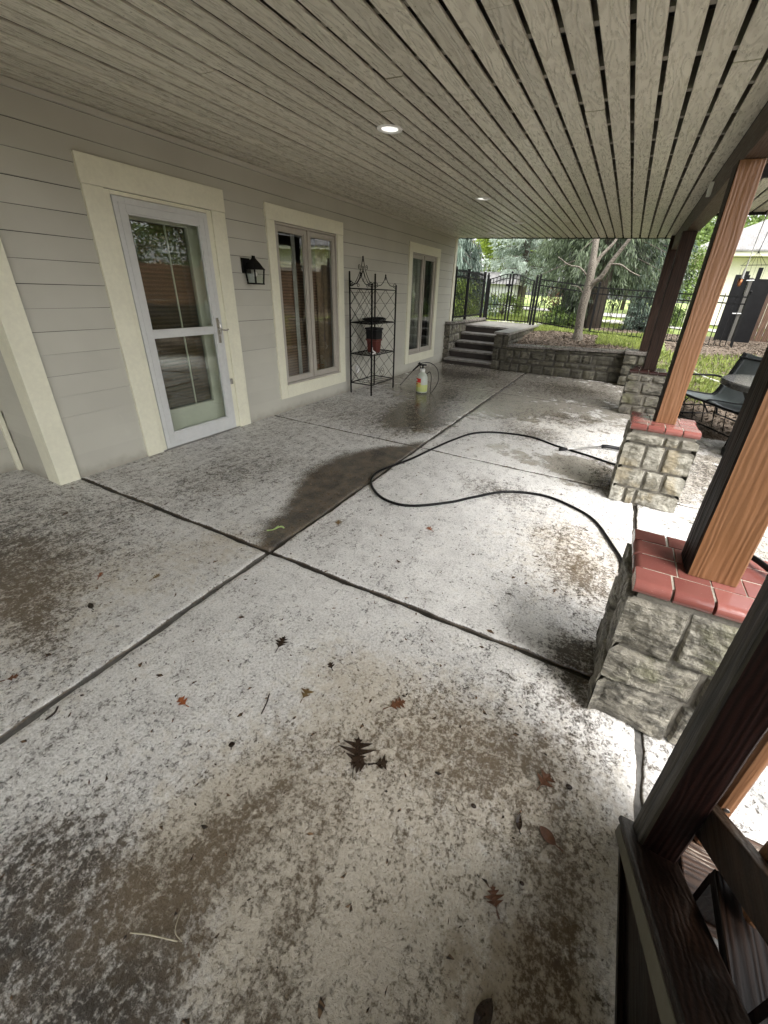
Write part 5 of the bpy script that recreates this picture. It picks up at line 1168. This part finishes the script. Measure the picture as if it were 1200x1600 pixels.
def conifer(x, y, z, h, Rad, mat, label, nbr=90, per=110, droop=.5, hang=.35, clen=.16, cw=.022, z0=.12, seed=0, trunk=.16, bark='bark_dark', group='conifers beyond the iron fence'):
    rs = np.random.default_rng(seed); t = thing('conifer_tree', label, 'tree', (x, y, z), group)
    mb = MB(); mb.tube([(x, y, z-.2), (x+.03, y, z+h*.3), (x, y+.04, z+h*.7), (x, y, z+h)], [trunk*1.15, trunk*.9, trunk*.45, .02], 10); Vs = []; Fs = []; Rn = []; nb = 0
    for b in range(nbr):
        f = (b+.5)/nbr; zz = z+h*(z0+(1-z0)*f)+rs.normal()*.05; az = b*2.39996+rs.normal()*.3; Lb = Rad*(1-f)**.75*rs.uniform(.75, 1.15)+.15
        tt = np.linspace(0, 1, 7); rr = Lb*tt; dz = Lb*(.12*tt-droop*tt**1.6+.10*tt**4)
        pts = np.stack([x+rr*math.cos(az), y+rr*math.sin(az), zz+dz], 1)
        if Lb > .5: mb.tube([tuple(p) for p in pts], [max(.006, .035*(1-a)*(1-f*.6)) for a in tt], 5)
        m = int(per*(Lb/Rad)+8); u = rs.uniform(.12, 1.02, m); base = np.stack([np.interp(u, tt, pts[:, k]) for k in range(3)], 1)
        # side twigs
        lat = rs.normal(size=m)*.16*Lb*(1.1-u)+rs.normal(size=m)*.03; dn = -np.abs(rs.normal(size=m))*hang*.5
        base[:, 0] += -math.sin(az)*lat; base[:, 1] += math.cos(az)*lat; base[:, 2] += dn
        k = 3; base = np.repeat(base, k, 0)+rs.normal(size=(m*k, 3))*.025; D = np.stack([math.cos(az)*.5+rs.normal(size=m*k)*.45, math.sin(az)*.5+rs.normal(size=m*k)*.45, -hang*1.6+rs.normal(size=m*k)*.35], 1); D /= np.linalg.norm(D, axis=1)[:, None]
        V, F = cards(base, D, clen*rs.uniform(.5, 1.3, m*k), cw*rs.uniform(.6, 1.4, m*k), rs); tone = rs.uniform(0, 1); Vs.append(V); Fs.append(F+nb); nb += len(V); Rn.append(np.clip(tone*.6+rs.uniform(0, .5, m*k), 0, 1)[np.r_[0:m*k, 0:m*k]])
    mb.build('trunk', M[bark], t, smooth=True); big_mesh('foliage', np.concatenate(Vs), np.concatenate(Fs), M[mat], t, rnd=np.concatenate(Rn)); return t
def broadleaf(x, y, z, h, Rad, mat, label, ncl=70, per=140, cl=.45, ls=.09, z0=.35, seed=0, trunk=.14, bark='bark_dark', name='tree', cat='tree', group='leafy trees beyond the iron fence', flat=1.0):
    rs = np.random.default_rng(seed); t = thing(name, label, cat, (x, y, z), group)
    mb = MB(); top = Vector((x+rs.normal()*.1, y, z+h*.62)); mb.tube([(x, y, z-.2), (x+.04, y, z+h*.3), tuple(top)], [trunk*1.2, trunk*.85, trunk*.4], 8); Vs = []; Fs = []; Rn = []; nb = 0
    for c in range(ncl):
        d = rs.normal(size=3); d /= np.linalg.norm(d); rr = rs.uniform(.35, 1)**.5
        cx, cy, cz = x+d[0]*Rad*rr, y+d[1]*Rad*rr, z+h*(z0+(1-z0)/2)+d[2]*h*(1-z0)/2*rr*flat
        if c % 3 == 0: mb.tube(smooth_path([Vector((x, y, z+h*min(.6, z0+.1))), Vector(((x+cx)/2, (y+cy)/2, (z+h*.45+cz)/2+.05*h)), Vector((cx, cy, cz))], 3), [trunk*.4]*2+[trunk*.25]*3+[trunk*.12]*2, 5)
        m = int(per*rs.uniform(.6, 1.3)); s_ = cl*rs.uniform(.6, 1.3); P = np.array([cx, cy, cz])+rs.normal(size=(m, 3))*s_*np.array([.55, .55, .38]); D = rs.normal(size=(m, 3))+np.array([0, 0, -.3]); D /= np.linalg.norm(D, axis=1)[:, None]
        V, F = cards(P, D, ls*rs.uniform(.6, 1.3, m), ls*.55*rs.uniform(.7, 1.3, m), rs); Vs.append(V); Fs.append(F+nb); nb += len(V); tone = rs.uniform(0, 1); Rn.append(np.clip(tone*.55+rs.uniform(0, .5, m), 0, 1)[np.r_[0:m, 0:m]])
    mb.build('trunk' if cat == 'tree' else 'stems', M[bark], t, smooth=True); big_mesh('foliage', np.concatenate(Vs), np.concatenate(Fs), M[mat], t, rnd=np.concatenate(Rn)); return t
# near pale tree
t = thing('pale_trunk_tree', 'slender pale barked tree with forked bare limbs in front of the iron fence', 'tree', (2.79, 10.7, .6))
mb = MB(); mb.tube(smooth_path([Vector(p) for p in ((2.80, 10.7, .55), (2.79, 10.7, .72), (2.77, 10.7, 1.0), (2.76, 10.7, 1.32), (2.79, 10.7, 1.78), (2.77, 10.71, 2.21), (2.74, 10.72, 2.65), (2.72, 10.75, 3.4), (2.66, 10.8, 4.4))], 4), [.15]*2+[.115]*3+[.092]*10+[.082]*6+[.065]*6+[.05]*6, 12)
mb.build('trunk', M['bark_pale'], t, smooth=True)
for pts, ra in ((((2.80, 10.7, 1.68), (2.88, 10.66, 1.82), (3.01, 10.62, 1.94), (3.14, 10.6, 2.22), (3.27, 10.58, 2.44), (3.39, 10.55, 2.65), (3.7, 10.5, 3.3)), .062), (((2.79, 10.72, 1.95), (2.87, 10.75, 2.28), (3.01, 10.78, 2.48), (3.12, 10.8, 2.65), (3.3, 10.9, 3.2)), .045), (((3.14, 10.6, 2.18), (3.34, 10.55, 2.17), (3.55, 10.5, 2.05), (3.75, 10.5, 1.97)), .022),
    (((2.76, 10.7, 1.9), (2.55, 10.65, 2.1), (2.3, 10.6, 2.15), (2.05, 10.55, 2.3)), .02), (((2.76, 10.7, 1.55), (2.6, 10.6, 1.72), (2.45, 10.5, 1.75)), .014)):
    mb = MB(); P = smooth_path([Vector(p) for p in pts], 4); mb.tube(P, [ra*(1-.6*i/len(P)) for i in range(len(P))], 8); mb.build('limb', M['bark_pale'], t, smooth=True)
conifer(2.80, 14.3, .68, 9.0, 1.9, 'spruce', 'big dark drooping spruce right behind the pale trunk', 140, 150, .55, .8, .17, .020, .20, 1, .25)
conifer(1.75, 16.2, .68, 8.5, 1.35, 'spruce', 'grey green drooping spruce left of the pale trunk', 70, 85, .6, .9, .18, .020, .20, 2, .20)
conifer(3.85, 16.2, .68, 8, 1.25, 'blue_spruce', 'blue green spruce beyond the fence near the dark posts', 85, 95, .4, .5, .15, .022, .17, 3, .16)
conifer(-2.15, 15.0, .68, 3.9, 1.45, 'blue_spruce', 'weeping blue cedar above the fence beside the house corner', 75, 120, .6, 1.2, .22, .02, .36, 4, .10)
conifer(-.9, 20.5, .7, 6, 1.8, 'pale_pine', 'pale blue green pine behind the centre of the gate', 75, 75, .25, .35, .20, .03, .24, 5, .20)
conifer(4.1, 14.2, .66, 1.25, .45, 'blue_spruce', 'small young blue spruce behind the fence at right', 40, 60, .2, .2, .09, .016, .05, 6, .03)
conifer(2.2, 14.0, .66, 1.3, .4, 'spruce', 'small dark evergreen behind the fence left of the pale trunk', 40, 60, .3, .3, .09, .016, .05, 7, .03)
broadleaf(-2.7, 24, .7, 6.2, 1.6, 'maple', 'bright yellow green maple above the weeping cedar', 90, 190, .7, .13, .38, 8)
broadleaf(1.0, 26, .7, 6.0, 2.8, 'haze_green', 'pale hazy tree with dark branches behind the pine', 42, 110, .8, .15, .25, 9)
broadleaf(3.9, 28, .7, 9, 2.5, 'green', 'green broadleaf tree left of the neighbour house', 60, 140, .8, .15, .22, 10)
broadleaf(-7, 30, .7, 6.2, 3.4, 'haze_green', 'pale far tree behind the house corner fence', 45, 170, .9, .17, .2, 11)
broadleaf(8.8, 33, .7, 9, 4, 'green', 'green tree rising behind the neighbour roof', 80, 150, .9, .17, .2, 12)
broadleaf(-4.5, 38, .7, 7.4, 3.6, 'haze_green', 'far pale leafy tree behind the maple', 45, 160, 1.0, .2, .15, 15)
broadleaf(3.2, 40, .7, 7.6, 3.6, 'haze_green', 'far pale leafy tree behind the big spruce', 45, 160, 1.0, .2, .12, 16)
broadleaf(12, 9.5, .1, 8, 2.6, 'green', 'green tree beyond the horizontal board fence, left in the door pane', 80, 170, .8, .13, .12, 13, group='trees beyond the board fence')
broadleaf(12.5, 13.0, .1, 8, 2.6, 'green', 'green tree beyond the horizontal board fence, right in the door pane', 80, 170, .8, .13, .12, 14, group='trees beyond the board fence')
sh = dict(name='shrub', cat='shrub', bark='bark_dark', trunk=.02, group='shrubs beyond the iron fence')
broadleaf(-1.05, 13.6, .66, 1.15, .55, 'shrub', 'bright yellow green shrub behind the fence at the house corner', 34, 90, .22, .055, .05, 20, **sh)
broadleaf(-.55, 16.5, .66, .9, .8, 'shrub', 'green shrub on the lawn seen through the left gate leaf', 34, 90, .22, .06, .02, 21, **sh)
broadleaf(1.65, 17.0, .66, 1.4, .7, 'rust', 'rusty pink shrub behind the gate post', 34, 80, .25, .06, .05, 22, **sh)
broadleaf(1.9, 13.6, .66, .55, .5, 'green', 'low dark green shrub at the fence foot beside the gate', 30, 80, .15, .05, .02, 23, **sh)
broadleaf(5.0, 17.2, .62, .7, .4, 'green', 'green shrub in front of the neighbour house corner', 30, 90, .2, .06, .02, 24, **sh)
broadleaf(5.55, 21.2, .62, 2.9, .28, 'green', 'tall green shrub against the neighbour house corner', 24, 110, .3, .08, .3, 25, **sh)

# ---- grass tufts and mulch chips (uncountable)
def scatter(n, boxes):
    P = []
    for (x0, x1, y0, y1, k) in boxes: m = int(n*k); P.append(np.stack([rng.uniform(x0, x1, m), rng.uniform(y0, y1, m)], 1))
    return np.concatenate(P)
Pq = scatter(34000, [(1.5, 4.6, 11.7, 12.9, .20), (-1.5, 5, 14.4, 17, .18), (4.4, 6.6, 7.4, 10.4, .17), (3.2, 4.2, 10.3, 11.6, .05), (-2, 1.5, 12.4, 14.5, .12), (-3, 7, 17, 23, .08)])
n = len(Pq); z = T(Pq[:, 0], Pq[:, 1])+bumps(Pq[:, 0], Pq[:, 1]); base = np.stack([Pq[:, 0], Pq[:, 1], z], 1); keep = z > -.1
D = np.stack([rng.normal(size=n)*.35, rng.normal(size=n)*.35, np.ones(n)], 1); D /= np.linalg.norm(D, axis=1)[:, None]
V, F = cards(base, D, rng.uniform(.04, .11, n), rng.uniform(.006, .014, n), rng)
M['grass'] = m_foliage('grass_blades', (.12, .17, .03), (.36, .42, .11), .4)
g = big_mesh('grass', V, F, M['grass'], rnd=np.tile(rng.random(n), 2), kind='stuff'); tag(g, 'short green lawn grass beyond the fence and beside the glider', 'grass')
Pq = scatter(15000, [(1.6, 4.0, 9.45, 11.9, .45), (4.6, 7.5, 10.2, 13.4, .28), (4.4, 6.5, 7.6, 10.2, .12), (1.2, 5.2, 12.9, 14.4, .1), (4.4, 6.5, 6.1, 7.6, .17)])
n = len(Pq); z = T(Pq[:, 0], Pq[:, 1])+bumps(Pq[:, 0], Pq[:, 1])+.004; base = np.stack([Pq[:, 0], Pq[:, 1], z], 1)
D = np.stack([rng.normal(size=n), rng.normal(size=n), rng.normal(size=n)*.25+.12], 1); D /= np.linalg.norm(D, axis=1)[:, None]
V, F = cards(base, D, rng.uniform(.02, .07, n), rng.uniform(.008, .022, n), rng)
M['chips'] = m_wood('mulch_chips', (.045, .034, .025), (.24, .19, .14), 'x', .9, None, .3, 1.0)
g = big_mesh('mulch', V, F, M['chips'], rnd=np.tile(rng.random(n), 2), kind='stuff'); tag(g, 'brown mulch and dead leaf chips covering the garden bed', 'mulch')
print('objects', len(bpy.data.objects), 'faces', sum(len(o.data.polygons) for o in bpy.data.objects if o.type == 'MESH'))
